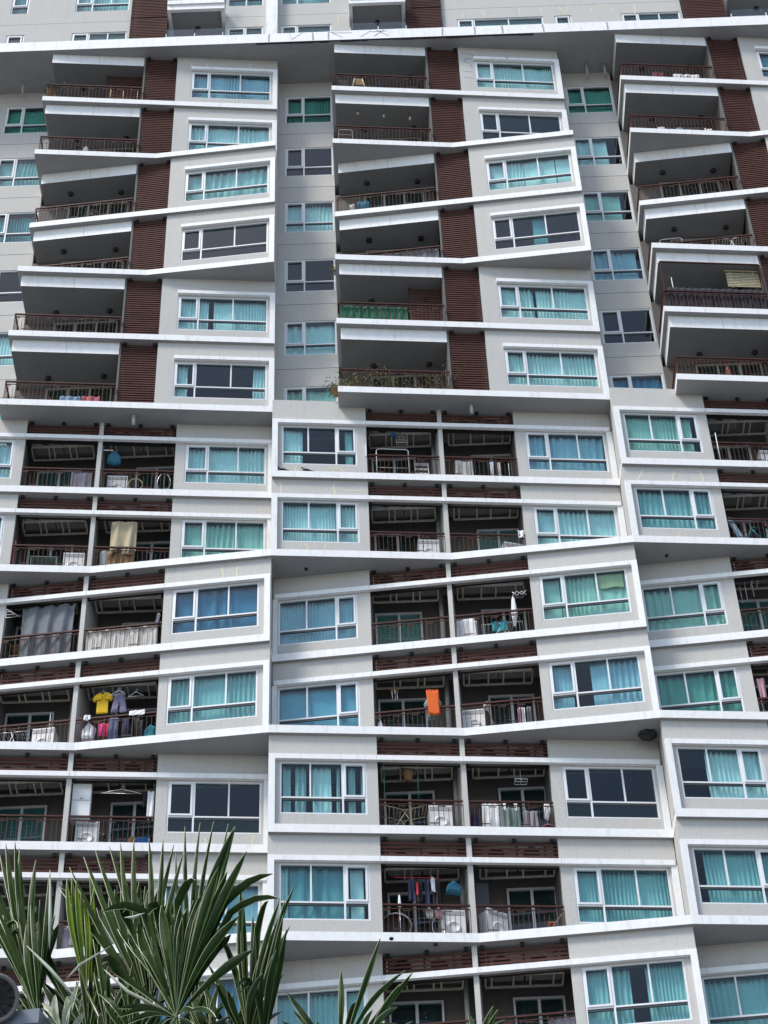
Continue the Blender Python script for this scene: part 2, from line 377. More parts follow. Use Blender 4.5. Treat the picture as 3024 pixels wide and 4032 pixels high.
# ---------------- repeated facade parts
def slats(F, u0, u1, z0, z1, b, pitch, name='slatted_screen', h=0.050, posts=(), brackets=(), parent=None, m=('slat_brown', 'slat_dark')):
    mb = MB(); n = int((z1 - z0) / pitch)
    for i in range(n):
        z = z0 + pitch * (i + 0.3)
        mb.hexa([F(u0 + .02, b, z), F(u1 - .02, b, z), F(u1 - .02, b + 0.018, z + 0.006), F(u0 + .02, b + 0.018, z + 0.006),
                 F(u0 + .02, b, z + h), F(u1 - .02, b, z + h), F(u1 - .02, b + 0.018, z + h + 0.006), F(u0 + .02, b + 0.018, z + h + 0.006)], 0)
    mb.box(F, u0, u0 + .02, b - .005, b + .06, z0, z1, 1); mb.box(F, u1 - .02, u1, b - .005, b + .06, z0, z1, 1)
    for p in posts: mb.box(F, p - .02, p + .02, b + .030, b + .07, z0, z1, 0)
    for p in brackets: mb.box(F, p - .05, p + .05, b - 0.07, b - .006, 2.90, 2.985, 1)
    return mb.build(name, list(m), parent or building)
def railing(F, u0, u1, b, left_return=None, seed=0):
    rnd = random.Random(seed + 5); mb = MB(); zt = 1.10; zb = 0.24
    mb.box(F, u0, u1, b - .022, b + .022, zt - .045, zt, 0)
    mb.box(F, u0, u1, b - .010, b + .010, zt - .14, zt - .12, 0)
    n = max(2, int(round((u1 - u0) / 0.118))); st = (u1 - u0) / n
    for i in range(n + 1):
        u = u0 + st * i; thick = (i % 6 == 0); w = .011 if thick else .0055
        u = min(max(u, u0 + w), u1 - w)
        top = zt - .14 if not (i % 4 == 2) else zt - .24
        mb.box(F, u - w, u + w, b - .008, b + .008, zb, zt - .045 if thick else top, 0 if thick else 1)
    for i in range(0, n - 2, 2):
        ua = u0 + st * i
        z = 0.90 if (i // 2) % 2 == 0 else 0.40
        if i % 8 == 6: continue
        mb.box(F, ua, ua + st * (1.9 if (i // 2) % 2 else 1.5), b - .014, b - .0085, z, z + .028, 0)
    if left_return:
        G, d0, d1 = left_return   # frame in which u is depth
        mb.box(G, d0, d1, -.022, .022, zt - .045, zt, 0)
        k = int((d1 - d0) / .118)
        for i in range(k): mb.box(G, d0 + .1 + .118 * i - .0065, d0 + .1 + .118 * i + .0065, -.008, .008, zb, zt - .045, 1)
    return mb.build('railing', ['rail_brown', 'rail_rust'], building)
def ceiling_lamp(p, square=False):
    mb = MB()
    if square: mb.box(lambda u, b, z: Vector((p[0] + u, p[1] + b, p[2] + z)), -.08, .08, -.08, .08, -.07, 0)
    else: mb.lathe(p, [(0.075, 0), (0.09, -.03), (0.085, -.07), (0.05, -.10), (0.0, -.105)], 14)
    mb.build('ceiling_lamp', 'black_metal', building)

def upper_bay(bay):
    s = (bay - 2) * T
    for fl in range(1, 7):
        t = ftype[fl]; F = Frame('U', bay, t, fl); L = F.L
        # wall with window
        vis_win = bay < 3 or fl <= 1
        mb = MB(); W0 = (4.88, 7.57, 0.62, 2.175)
        if vis_win: hole_wall(mb, F, 4.37, L - .001, 0.24, 3.0, W0)
        else: mb.box(F, 4.37, L, 0.10, 0.26, .24, 3.0)
        xr = F(L, 0, 0).x
        yf = F(L, 0.26, 0).y
        mb.box(IDF, xr - .16, xr - .002, yf - 0.001, YR, F.z + .24, F.z + 3.0)
        # shaft side walls
        mb.box(F, 4.37, 4.43, 0.262, 1.5, .24, 3.0)
        mb.build('wall', 'stucco', building)
        mb = MB(); mb.box(F, 4.86, L, 0.0, 0.098, 2.205, 2.345); mb.box(F, L - .155, L, 0.0, 0.098, 0.24, 2.205)
        mb.box(F, 6.3, 6.304, -0.003, 0.0, 2.205, 2.345, 1)
        mb.build('window_surround', ['white_paint', 'joint'], building)
        if vis_win:
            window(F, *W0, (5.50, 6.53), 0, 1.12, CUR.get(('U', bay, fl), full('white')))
        # slatted screen of the service shaft
        slats(F, 3.31, 4.365, 0.24, 2.98, 0.20, 0.1, posts=(3.5, 4.2), brackets=(3.40, 4.28))
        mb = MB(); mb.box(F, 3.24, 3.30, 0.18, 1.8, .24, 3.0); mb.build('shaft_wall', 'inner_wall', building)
        # ceiling beam round the balcony
        mb = MB(); p0, p1 = F(0.13, .17, 0), F(3.24, .17, 0)
        mb.prism([(p0.x, p0.y), (p1.x, p1.y), (p1.x, YR + .05), (p0.x, YR + .05)], F.z + 2.49, F.z + 2.999, 0, 1)
        mb.box(F, 1.72, 1.728, 0.167, 0.17, 2.49, 2.995, 2)
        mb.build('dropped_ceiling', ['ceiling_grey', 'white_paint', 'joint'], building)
        # back wall of the balcony, with sliding doors
        xa = F(0, 0, 0).x; xb = xa + 3.24
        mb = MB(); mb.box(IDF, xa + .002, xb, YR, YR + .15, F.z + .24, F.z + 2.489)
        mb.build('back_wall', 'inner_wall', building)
        door(lambda u, b, z, xa=xa, F=F: Vector((xa + u, YR + b - .10, F.z + z)), 0.95, 2.9, .24, 2.42, None, three=True)
        G = lambda u, b, z, F=F: Vector((F(0.10, 0, 0).x + b, F(0.10, 0.10, 0).y + u, F.z + z))
        y_end = YR - F(0.10, 0.10, 0).y
        railing(F, 0.10, 3.24, 0.10, (G, 0.03, y_end), seed=bay * 10 + fl)
        for dx in (1.05, 2.68):
            ceiling_lamp((xa + dx, 42.10, F.z + 2.49), square=(bay == 2 and fl == 4))
def recess():
    for bay in (1, 2, 3, 4):
        s = (bay - 2) * T; x1 = -0.94 + s; x0 = 6.815 + s - T
        if bay == 1: x0 = -15
        for fl in range(1, 7):
            O = lambda u, b, z, x1=x1, fl=fl: Vector((x1 + u, YR + b, zs(fl) + z))
            mb = MB()
            if bay < 4: hole_wall(mb, O, x0 - x1 - .0, -.0, 0.0, 2.98 if fl > 1 else 3.0, (-1.63, -.045, .62, 2.20), 0.0, .16)
            else: mb.box(O, x0 - x1, 0, 0, .16, 0, 3.0)
            mb.box(O, x0 - x1, 0, 0.006, .16, 2.98, 3.0, 1)
            mb.build('recess_wall', ['stucco', 'dark_grey_and_shade'], building)
            if bay < 4:
                # opening recessed a little
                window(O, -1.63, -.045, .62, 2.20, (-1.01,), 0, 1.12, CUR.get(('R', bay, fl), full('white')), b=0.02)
def door(F, u0, u1, z0, z1, curt, three=False, mid=None):
    mb = MB(); b = 0.0; fw = .05
    mb.box(F, u0, u1, b, b + .09, z1 - fw, z1); mb.box(F, u0, u0 + fw, b, b + .09, z0, z1 - fw); mb.box(F, u1 - fw, u1, b, b + .09, z0, z1 - fw)
    ms = [u0 + (u1 - u0) * k / 3 for k in (1, 2)] if three else [mid or (u0 + u1) / 2]
    for m_ in ms: mb.box(F, m_ - .035, m_ + .035, b + .01, b + .08, z0, z1 - fw)
    o = mb.build('sliding_door', 'ac_grey' if three else 'aluminium', building)
    g = MB(); g.box(F, u0 + fw, u1 - fw, b + .04, b + .048, z0, z1 - fw); g.build('glass_pane', 'glass_door', o)
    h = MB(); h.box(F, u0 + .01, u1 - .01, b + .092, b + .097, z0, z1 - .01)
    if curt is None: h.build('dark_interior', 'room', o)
    else: h.build('curtain', CURT[curt], o)
    return o
for bay in (1, 2, 3): upper_bay(bay)
recess()

# ---------------- lower block
LOG = {1: 0, 2: 2, 3: 4}
DOORC = {(1, 7, 0): 'dkteal', (1, 11, 0): 'dkteal', (2, 9, 0): 'teal', (2, 8, 1): 'teal', (3, 9, 0): 'dkteal', (1, 10, 0): None, (2, 11, 1): None}
def lower_bay(bay):
    for fl in range(7, 15):
        t = ftype[fl]; F = Frame('L', bay, t, fl); L = F.L
        A = t == 'A'; P0, P1 = (0.0, L)
        top = 3.0
        WL = (0.27 if A else .14, 2.37 if A else 2.23, .62, 2.19); WR = (7.14 if A else 7.03, 9.42 if A else 9.32, .62, 2.19)
        uo = 0.0 if A else -.06      # balcony grid offset
        g = [2.64 + uo, 4.68 + uo, 4.80 + uo, 6.86 + uo]
        visL = not (bay == 1 and fl > 8) and fl < 14; visR = bay < 3 and fl < 14
        mb = MB()
        if visL: hole_wall(mb, F, 0.0, g[0], .24, top, WL)
        else: mb.box(F, 0, g[0], .10, .26, .24, top)
        if fl == 7 and bay > 1:   # parapet rising past the terrace slab
            ua = 1.87
            mb.box(F, 0.0, ua, .10, .26, 3.0, 3.24)
        if A:
            x = F(0, 0, 0).x; y = F(0, .26, 0).y; mb.box(IDF, x + .002, x + .16, y, 42.3, F.z + .24, F.z + 3.0 + (0.24 if fl == 7 and bay > 1 else 0))
        mb.build('wall', 'stucco', building); mb = MB()
        if visR: hole_wall(mb, F, g[3], L, .24, top, WR)
        else: mb.box(F, g[3], L, .10, .26, .24, top)
        # return walls at the bay ends
        if not A:
            x = F(L, 0, 0).x; y = F(L, .26, 0).y; mb.box(IDF, x - .16, x - .002, y, 42.3, F.z + .24, F.z + 3.0)
        mb.build('wall', 'stucco', building)
        mb = MB()
        mb.box(F, 0.0 if A else .05, L - (.0 if not A else .06), 0.0, .098, 2.205, 2.35)
        if A: mb.box(F, 0.0, .155, 0, .098, .24, 2.205); mb.box(F, L - .155, L, .03, .098, .24, 2.205)
        else: mb.box(F, L - .155, L, 0, .098, .24, 2.205); mb.box(F, 0.0, .12, .03, .098, .24, 2.205)
        for uj in (g[0] - .02, g[3] + .02, 4.74): mb.box(F, uj, uj + .006, -.003, 0, 2.205, 2.35, 1)
        mb.build('window_surround', ['white_paint', 'joint'], building)
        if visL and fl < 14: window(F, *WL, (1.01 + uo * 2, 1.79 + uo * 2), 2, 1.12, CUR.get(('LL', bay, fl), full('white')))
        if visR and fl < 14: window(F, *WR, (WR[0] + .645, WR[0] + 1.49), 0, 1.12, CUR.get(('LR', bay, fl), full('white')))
        # loggia walls
        mb = MB(); mb.box(F, g[1], g[2], .11, 43.02 - F(4.7, 0, 0).y, .24, top); mb.build('pillar', 'stucco', building)
        mb = MB()
        X0, X1 = F(g[0], .8, 0).x, F(g[3], .8, 0).x
        XF = lambda u, y, z, F=F: Vector((F.a.x + u * F.e.x, y, F.z + z))
        mb.box(F, g[0] - .1, g[0] - .001, .262, 1.95, .24, top); mb.box(F, g[3] + .001, g[3] + .1, .262, 1.95, .24, top)
        mb.box(IDF, X0 - .2, X1 + .2, 43.0, 43.12, F.z + .24, F.z + 2.999)
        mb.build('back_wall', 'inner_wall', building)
        for k in (0, 1):
            a, c = g[2 * k], g[2 * k + 1]
            if bay == 3 and k == 1: continue
            slats(F, a + .005, c - .005, 2.36, 2.93, .19, .108, name='louvre_panel', h=.062, posts=((a + .2, c - .2, c - .42) if k == 0 else (a + .25, c - .3)), brackets=(a + .12, (a + c) / 2, c - .12))
            mb = MB(); mb.box(F, a + .005, c - .005, .185, .26, 2.205, 2.28); mb.build('louvre_sill', 'slat_dark', building)
            railing(F, a + .01, c - .01, .13, seed=fl * 7 + bay * 3 + k)
            cu = DOORC.get((bay, fl, k))
            if k == 0: door(lambda u, b, z, XF=XF: XF(u, 42.90 + b, z), a + .12, a + 1.38, .24, 2.35, cu, mid=a + .76)
            else: door(lambda u, b, z, XF=XF: XF(u, 42.90 + b, z), c - 1.25, c - .06, .24, 2.35, cu)
            # steel rack for the air conditioners
            mb = MB(); r0, r1 = (a + .08, c - .22) if k == 0 else (a + .18, c - .12); h = .022
            zr = 2.40; ba, bb = 42.0, 42.5
            for bq in (ba, bb): mb.box(XF, r0, r1, bq - h, bq + h, zr - .045, zr + .0)
            fr = (0, .27, .36, .62, .72, 1) if k == 0 else (0, .08, .36, .58, .88, 1)
            for q in fr: mb.box(XF, r0 + (r1 - r0) * q - .02, r0 + (r1 - r0) * q + .02, ba + h, bb - h, zr - .04, zr - .004)
            for q in (r0 + .03, r1 - .03): mb.box(XF, q - .015, q + .015, ba - .015, ba + .015, zr, 3.0)
            mb.build('equipment_rack', 'rack_steel', building)
            # drain pipe beside the party wall
            if k == 0:
                mb = MB(); mb.tube([XF(c - .14, 42.62, .24), XF(c - .14, 42.62, 3.0)], .06, 10); mb.build('drain_pipe', 'pipe', building)
for bay in (1, 2, 3): lower_bay(bay)
# podium below the visible floors
mb = MB(); mb.box(IDF, -15, 19, 41.6, 42.4, -0.0, zs(14) - .02); mb.build('podium_wall', 'stucco', building)

# ---------------- tower above the transfer slab
def tower():
    YT = 41.70; Z0 = ZH
    O = lambda u, b, z: Vector((u, YT + b, Z0 + z))
    wins = [(-12.35, -11.72, 'dkteal', 1), (-10.05, -8.12, 'teal', 3), (-4.60, -3.33, 'dkteal', 2), (-2.70, -.93, 'teal', 2), (3.49, 6.52, 'teal', 3), (6.92, 7.52, 'dkgreen', 1), (9.27, 11.33, 'dkteal', 3)]
    segs = [(-15.5, -8.02), (-4.66, 1.0 - 1.28), (2.99, 11.42), (15.4, 19.5)]
    for r in range(3):
        z0 = r * 3.0 + (.53 if r == 0 else .0); z1 = r * 3 + 3.0
        mb = MB()
        for a, c in segs:
            x = a
            for w in [w for w in wins if w[0] > a and w[1] <= c + .2]:
                w1 = min(w[1], c - .02); sz = r * 3 + (.72)
                mb.box(O, x, w[0], 0, .2, z0, z1 - .015); mb.box(O, w[0], w1, 0, .2, z0, sz); mb.box(O, w[0], w1, 0, .2, r * 3 + 2.34, z1 - .015); x = w1
            mb.box(O, x, c, 0, .2, z0, z1 - .015)
            mb.box(O, a, c, .012, .2, z1 - .015, z1, 1)
        mb.build('tower_wall', ['stucco', 'dark_grey_and_shade'], building)
        for w in wins:
            n = w[3]; a, c = w[0], w[1]
            ms = {1: (), 2: (a + .58,), 3: (a + .6, a + .6 + (c - a - .6) / 2)}[n]
            if n == 2 and a == -4.60: ms = (a + .66,)
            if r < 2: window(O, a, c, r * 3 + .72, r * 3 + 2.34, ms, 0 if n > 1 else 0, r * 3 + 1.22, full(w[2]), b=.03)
    # projecting pilaster
    mb = MB(); mb.box(O, -3.20, -2.80, -.35, -.002, .53, 9); mb.build('pilaster', 'white_paint', building)
    # balconies with glass rails
    for a, c in ((-6.66, -4.66), (-.28, 1.70), (12.95, 15.4)):
        for r in (0, 1):
            mb = MB()
            if r: mb.box(O, a, c, -.62, 1.3, r * 3, r * 3 + .24)
            mb.box(O, a, c, -.56, -.44, r * 3 + 2.72, r * 3 + 3.0); mb.box(O, a, a + .12, -.438, .6, r * 3 + 2.72, r * 3 + 3.0); mb.box(O, c - .12, c, -.438, .6, r * 3 + 2.72, r * 3 + 3.0)
            mb.build('balcony_beam', 'white_paint', building)
            g = MB(); g.box(O, a + .02, (a + c) / 2 - .02, -.50, -.488, r * 3 + .54, r * 3 + 1.52); g.box(O, (a + c) / 2 + .02, c - .02, -.50, -.488, r * 3 + .54, r * 3 + 1.52)
            o = MB(); 
            for x in (a + .02, (a + c) / 2, c - .02): o.box(O, x - .015, x + .015, -.487, -.45, r * 3 + .53, r * 3 + 1.3)
            o.box(O, a, c, -.525, -.501, r * 3 + 1.02, r * 3 + 1.05)
            ob = o.build('balustrade', 'aluminium', building); g.build('glass_pane', 'glass_clear', ob)
            mb = MB(); mb.box(O, a - .02, c + .02, 1.1, 1.2, r * 3 + .5, r * 3 + 3); mb.box(O, a - .02, a + .06, 0.601, 1.1, r * 3 + .24, r * 3 + 3); mb.box(O, c - .06, c + .02, .201, 1.1, r * 3 + .24, r * 3 + 3)
            mb.box(O, a, c, -.42, 1.09, r * 3 + 2.93, r * 3 + 2.995)
            mb.build('back_wall', 'soffit', building)
            ceiling_lamp(((a + c) / 2, YT + .35, Z0 + r * 3 + 2.93))
    for a, c in ((-8.0, -6.70), (1.72, 2.97), (11.44, 12.93)):
        for r in (0, 1): slats(lambda u, b, z, r=r: Vector((u, YT - .12 + b, Z0 + r * 3 + z)), a, c, .54 if r == 0 else 0.0, 2.99, 0, .1)
    for a, c in ((-8.02, -6.68), (1.70, 2.99), (11.42, 12.95)): mb = MB(); mb.box(O, a, c, .1, .2, .53, 9); mb.build('shaft_wall', 'slat_dark', building)
    mb = MB(); mb.box(O, -15.5, 19.5, 2.9, 3.1, .53, 9.2); mb.box(O, -15.5, 19.5, .0, 3.1, 9.0, 9.2); mb.box(O, -15.5, -15.3, .2, 2.9, .53, 9); mb.box(O, 19.3, 19.5, .2, 2.9, .53, 9); mb.build('rear_wall', 'stucco', building)
tower()
# ------------------------------------------------------------------ things on the balconies
def LF(bay, fl): return Frame('L', bay, ftype[fl], fl)
def UF(bay, fl): return Frame('U', bay, ftype[fl], fl)
ROWN = {7: 'top', 8: 'second', 9: 'third', 10: 'fourth', 11: 'fifth', 12: 'sixth', 13: 'seventh'}
COLN = {(1, 0): 'first', (1, 1): 'second', (2, 0): 'third', (2, 1): 'fourth', (3, 0): 'fifth'}
def logname(bay, fl, k): return '%s loggia row, %s loggia from left' % (ROWN[fl], COLN[(bay, k)])
def place(F, u, b, z): return tuple(F(u, b, z))
def part_mesh(mb, name, m, parent): return mb.build(name, m, parent)
# air conditioners: one model, copied
def LOC(o): 
    L = wloc(o); return lambda u, b, z: L + Vector((u, b, z))
def make_ac():
    o = thing('air_conditioner', 'x', 'air conditioner', (0, 0, 0), 'air conditioners lying on the racks'); f = LOC(o)
    mb = MB(); mb.box(f, -.39, .39, 0, .30, .03, .56); mb.build('casing', 'ac_grey', o)
    mb = MB()
    for i in range(9): mb.box(f, -.37, .37, .02 + .03 * i, .032 + .03 * i, .005, .03)
    mb.build('base_grille', 'ac_dark', o)
    mb = MB(); mb.lathe(f(-.08, -.002, .30), [(.20, 0), (.20, -.015), (.17, -.02), (.05, -.02), (0, -.025)], 18, axis='Y'); mb.build('fan_guard', 'black_metal', o)
    return o
ac0 = None
class XFr:
    def __init__(s, F): s.F = F; s.rz = 0.0
    def __call__(s, u, y, z): return Vector((s.F.a.x + u * s.F.e.x, y, s.F.z + z))
def place_ac(F, u, b, z, label):
    global ac0
    loc = place(F, u, b, z)
    if ac0 is None:
        ac0 = make_ac(); ac0.location = loc; ac0.rotation_euler = (0, 0, F.rz); ac0['label'] = label; return ac0
    return copy_tree(ac0, loc, F.rz, label)
for bay in (1, 2, 3):
    for fl in range(7, 14):
        F = LF(bay, fl); uo = 0 if ftype[fl] == 'A' else -.06
        for k in (0, 1):
            if bay == 3 and (k or fl > 10): continue
            if bay == 1 and k == 0 and fl > 11: continue
            a, c = (2.64 + uo, 4.68 + uo) if k == 0 else (4.80 + uo, 6.86 + uo)
            r0, r1 = (a + .08, c - .22) if k == 0 else (a + .18, c - .12)
            for q in ((0, 1) if not (bay == 3) else (0,)):
                place_ac(XFr(F), r0 + (r1 - r0) * (.27 + .48 * q), 42.04, 2.402, 'grey air conditioner, %s on rack, %s' % ('left' if q == 0 else 'right', logname(bay, fl, k)))
# washing machines
wm0 = None
def make_wm():
    o = thing('washing_machine', 'x', 'washing machine', (0, 0, 0), 'white washing machines on the loggias'); f = LOC(o)
    mb = MB(); mb.box(f, -.28, .28, 0, .50, .02, .86); mb.build('body', 'appliance', o)
    mb = MB(); mb.box(f, -.285, .285, -.01, .51, .861, .90); mb.build('lid', 'appliance', o)
    mb = MB(); mb.box(f, -.26, .26, -.008, -.001, .75, .84); mb.build('control_panel', 'ac_grey', o)
    mb = MB(); mb.lathe(f(0, -.001, .42), [(.17, 0), (.17, -.02), (.13, -.03), (.12, -.012), (0, -.01)], 18, axis='Y'); mb.build('door', 'appliance', o)
    return o
def wm(bay, fl, u, b=.42, rz=0.0, lab=None):
    global wm0
    F = LF(bay, fl); loc = place(F, u, b, .242)
    lab = lab or 'white washing machine, %s' % logname(bay, fl, 0 if u < 4.74 else 1)
    if wm0 is None:
        wm0 = make_wm(); wm0.location = loc; wm0.rotation_euler = (0, 0, F.rz + rz); wm0['label'] = lab; return
    copy_tree(wm0, loc, F.rz + rz, lab)
wm(1, 7, 5.28); wm(1, 8, 4.28, .45); wm(1, 10, 3.85); wm(1, 11, 5.25); wm(2, 8, 4.26, .45); wm(2, 8, 6.58, .5, .2); wm(2, 10, 5.05, .42); wm(2, 11, 4.15, .40); wm(2, 12, 4.30, .40); wm(2, 12, 5.34, .42, .5)
wm(3, 7, 4.34, .45); wm(2, 9, 5.03, .46)
# draped or hanging cloth
def sheet(name, label, cat, F, u0, u1, z0, z1, b, m, amp=.03, per=.22, seed=1, taper=0, group=None, wav=.03, slant=0):
    o = thing(name, label, cat, place(F, (u0 + u1) / 2, b, z1), group); rnd = random.Random(seed); ph = rnd.uniform(0, 6)
    nC, nR = max(8, int((u1 - u0) / .03)), 10; P = []
    for i in range(nR):
        fz = i / (nR - 1); row = []
        for j in range(nC + 1):
            fu = j / nC; u = u0 + (u1 - u0) * fu; cu = (u0 + u1) / 2
            w = (1 - taper * fz) if taper >= 0 else (1 + taper * (1 - fz))
            uu = cu + (u - cu) * w
            a = amp * (.4 + .6 * fz)
            row.append(F(uu, b + a * math.sin(6.283 * u / per + ph + .8 * fz) + .012 * math.sin(u * 31 + fz * 3), z1 - (z1 - z0) * fz * (1 + wav * math.sin(fu * 9 + ph)) - .02 * abs(math.sin(fu * 12 + ph)) * (1 - fz) - slant * fu))
        P.append(row)
    mb = MB(); mb.grid(P, 0, F.n.to_3d() * .006); mb.build('cloth', m, o); return o
def outline(name, label, cat, F, pts, b, m, thick=.05, group=None, hang=True, fold=.02):
    """garment from an outline: puffed front and back joined, plus hanger"""
    cu = sum(p[0] for p in pts) / len(pts); zt = max(p[1] for p in pts)
    o = thing(name, label, cat, place(F, cu, b, zt), group)
    mb = MB(); n = len(pts); cz = sum(p[1] for p in pts) / n
    rings = []
    for (k, off) in ((1.0, 0.0), (.93, -.6), (.7, -1.0), (.35, -.85)):
        rings.append([F(cu + (p[0] - cu) * k, b + off * thick * .5 + (fold * math.sin(p[0] * 40 + k * 3) if k < 1 else 0), cz + (p[1] - cz) * k) for p in pts])
    back = []
    for (k, off) in ((.93, .6), (.6, 1.0)):
        back.append([F(cu + (p[0] - cu) * k, b + off * thick * .5, cz + (p[1] - cz) * k) for p in pts])
    vs = [q for r in rings for q in r] + [F(cu, b - thick * .4, cz)]; fs = []
    for i in range(3):
        for j in range(n): fs.append((i * n + j, i * n + (j + 1) % n, (i + 1) * n + (j + 1) % n, (i + 1) * n + j))
    for j in range(n): fs.append((3 * n + j, 3 * n + (j + 1) % n, 4 * n))
    base = len(vs); vs += [q for r in back for q in r] + [F(cu, b + thick * .5, cz)]
    for j in range(n):
        fs.append((j, base + j, base + (j + 1) % n, (j + 1) % n)); fs.append((base + j, base + n + j, base + n + (j + 1) % n, base + (j + 1) % n)); fs.append((base + n + j, base + 2 * n, base + n + (j + 1) % n))
    mb.add(vs, fs, 0, False); mb.build('fabric', m, o)
    if hang:
        h = MB(); w = (max(p[0] for p in pts) - min(p[0] for p in pts)) * .30
        h.tube([F(cu - w, b, zt - .03), F(cu, b, zt + .05), F(cu + w, b, zt - .03)], .006, 5, 0); h.tube([F(cu, b, zt + .045), F(cu, b, zt + .10), F(cu + .03, b, zt + .13), F(cu + .03, b, zt + .10)], .004, 5, 0)
        h.build('clothes_hanger', 'appliance', o)
    return o
def tee(u0, u1, z0, z1):
    w = u1 - u0; h = z1 - z0
    P = [(.22, 0), (.80, 0), (.78, .55), (.80, .68), (.94, .58), (1.0, .74), (.84, .96), (.62, 1.0), (.5, .94), (.38, 1.0), (.16, .96), (0, .74), (.06, .58), (.20, .68), (.22, .55)]
    return [(u0 + w * a, z0 + h * c) for a, c in P]
def pants(u0, u1, z0, z1):
    w = u1 - u0; h = z1 - z0
    P = [(0, 0), (.42, 0), (.5, .55), (.58, 0), (1, 0), (.86, .6), (.80, 1), (.5, .98), (.2, 1), (.12, .6)]
    return [(u0 + w * a, z0 + h * c) for a, c in P]
def rodline(name, label, cat, F, u0, u1, b, z, m, r=.006):
    o = thing(name, label, cat, place(F, (u0 + u1) / 2, b, z)); mb = MB(); mb.tube([F(u0, b, z), F(u1, b, z)], r, 6); mb.build('rod', m, o); return o
def drying_rack(label, F, u0, u1, b, z, h=.85, m='chrome', wings=True):
    o = thing('drying_rack', label, 'drying rack', place(F, (u0 + u1) / 2, b, .245), 'clothes drying racks'); w = u1 - u0; cu = (u0 + u1) / 2
    mb = MB()
    for db in (0, .45):
        mb.tube([F(cu - .28 * w, b + db, .25), F(cu + .05 * w, b + db, z)], .011, 6); mb.tube([F(cu + .28 * w, b + db, .25), F(cu - .05 * w, b + db, z)], .011, 6)
    mb.build('leg_frame', m, o)
    mb = MB(); k = .14 if wings else 0
    for s in (-1, 1):
        e = u0 if s < 0 else u1
        for db in (0, .45): mb.tube([F(cu - s * .02, b + db, z), F(e, b + db, z + k)], .011, 6)
        for i in range(6):
            f_ = (i + 1) / 6; mb.tube([F(cu + (e - cu) * f_, b, z + k * f_), F(cu + (e - cu) * f_, b + .45, z + k * f_)], .006, 5)
    mb.build('hanging_bars', m, o); return o
def plantpot(label, F, u, b, z, kind='bush', rad=.3, n=260, seed=1, name='potted_plant', group=None, droop=0, m='plant_green', spread=(1, .6, 1)):
    o = thing(name, label, 'plant', place(F, u, b, z), group); rnd = random.Random(seed); c = F(u, b, z)
    mb = MB(); mb.lathe(c, [(0, 0), (.09, 0), (.13, .2), (.14, .2), (.14, .22), (.11, .22), (.10, .17), (0, .17)], 14); mb.build('pot', 'cloth_brown', o)
    st = MB(); lf = MB(); top = c + Vector((0, 0, .18))
    if kind == 'bush':
        for i in range(9):
            d = Vector((rnd.uniform(-1, 1) * spread[0], rnd.uniform(-1, 1) * spread[1], rnd.uniform(.3, 1.1) * spread[2])) * rad
            st.tube([top, top + d * .5 + Vector((0, 0, .04)), top + d], [.008, .006, .003], 5)
            for k in range(n // 9):
                p = top + d * rnd.uniform(.3, 1.15) + Vector((rnd.gauss(0, 1), rnd.gauss(0, 1), rnd.gauss(0, 1))) * rad * .16
                q = Vector((rnd.gauss(0, 1), rnd.gauss(0, 1), rnd.gauss(0, .7))).normalized(); s_ = rnd.uniform(.03, .06)
                r = q.cross(Vector((rnd.gauss(0, 1), rnd.gauss(0, 1), rnd.gauss(0, 1)))).normalized() * s_ * .3
                lf.add([p, p + q * s_ * .5 + r, p + q * s_, p + q * s_ * .5 - r], [(0, 1, 2, 3)])
    else:   # spiky rosette
        for i in range(26):
            a = i * 2.4; e = rnd.uniform(-.2, 1.2); d = Vector((math.cos(a) * math.cos(e), math.sin(a) * math.cos(e), math.sin(e))); r = Vector((-math.sin(a), math.cos(a), 0)) * .014
            p1 = top + d * rad * .5; p2 = top + d * rad + Vector((0, 0, -.08 * rad / .3))
            lf.add([top - r, top + r, p1 + r, p1 - r, p2], [(0, 1, 2, 3), (3, 2, 4)])
        st.tube([top - Vector((0, 0, .05)), top + Vector((0, 0, .05))], .02, 6)
    st.build('stem', 'bark', o); lf.build('foliage', m, o); return o

# --- lower block, top row
F = LF(1, 7)
sheet('appliance_cover', 'grey cloth cover over an appliance, top loggia row, first loggia from left', 'cover', F, 3.98, 4.56, .26, 1.30, .45, 'cloth_grey', .03, .3, 3)
o = outline('laundry_bag', 'blue plastic bag hanging beside the pillar, top loggia row, second loggia', 'bag', F, [(4.93, 1.62), (5.15, 1.56), (5.34, 1.62), (5.32, 1.92), (5.2, 2.0), (5.14, 2.14), (5.08, 2.0), (4.95, 1.88)], .4, 'cloth_netblue', .2, hang=False)
rodline('wall_bracket', 'white bracket rod fixed to the pillar of the top loggia row, left bay', 'bracket', F, 4.85, 5.13, .07, 1.81, 'appliance', .012)
def hoop(label, F, cu, cz, ru, rz_, b, m='wood_pale', name='drying_hoop', r=.016):
    o = thing(name, label, 'hoop', place(F, cu, b, cz - rz_)); mb = MB()
    mb.tube([F(cu + ru * math.cos(a * math.pi / 12), b, cz + rz_ * math.sin(a * math.pi / 12)) for a in range(25)], r, 6); mb.build('ring', m, o)
    mb = MB(); mb.tube([F(cu, b, cz - rz_ + .01), F(cu, b, cz + rz_ - .01)], r * .4, 5); mb.build('crossbar', m, o); return o
hoop('pale round hoop leaning behind the railing of the top loggia row, left bay', F, 5.79, .72, .20, .22, .32)
hoop('tall oval wire hoop at the right end of the second loggia, top row', F, 6.58, .80, .18, .36, .3, 'chrome', r=.010)
outline('plastic_bag', 'teal bag on the floor at the right end of the second loggia, top row', 'bag', F, [(6.45, .28), (6.8, .28), (6.8, .72), (6.6, .76), (6.45, .62)], .5, 'cloth_teal', .2, hang=False)
F = LF(1, 8)
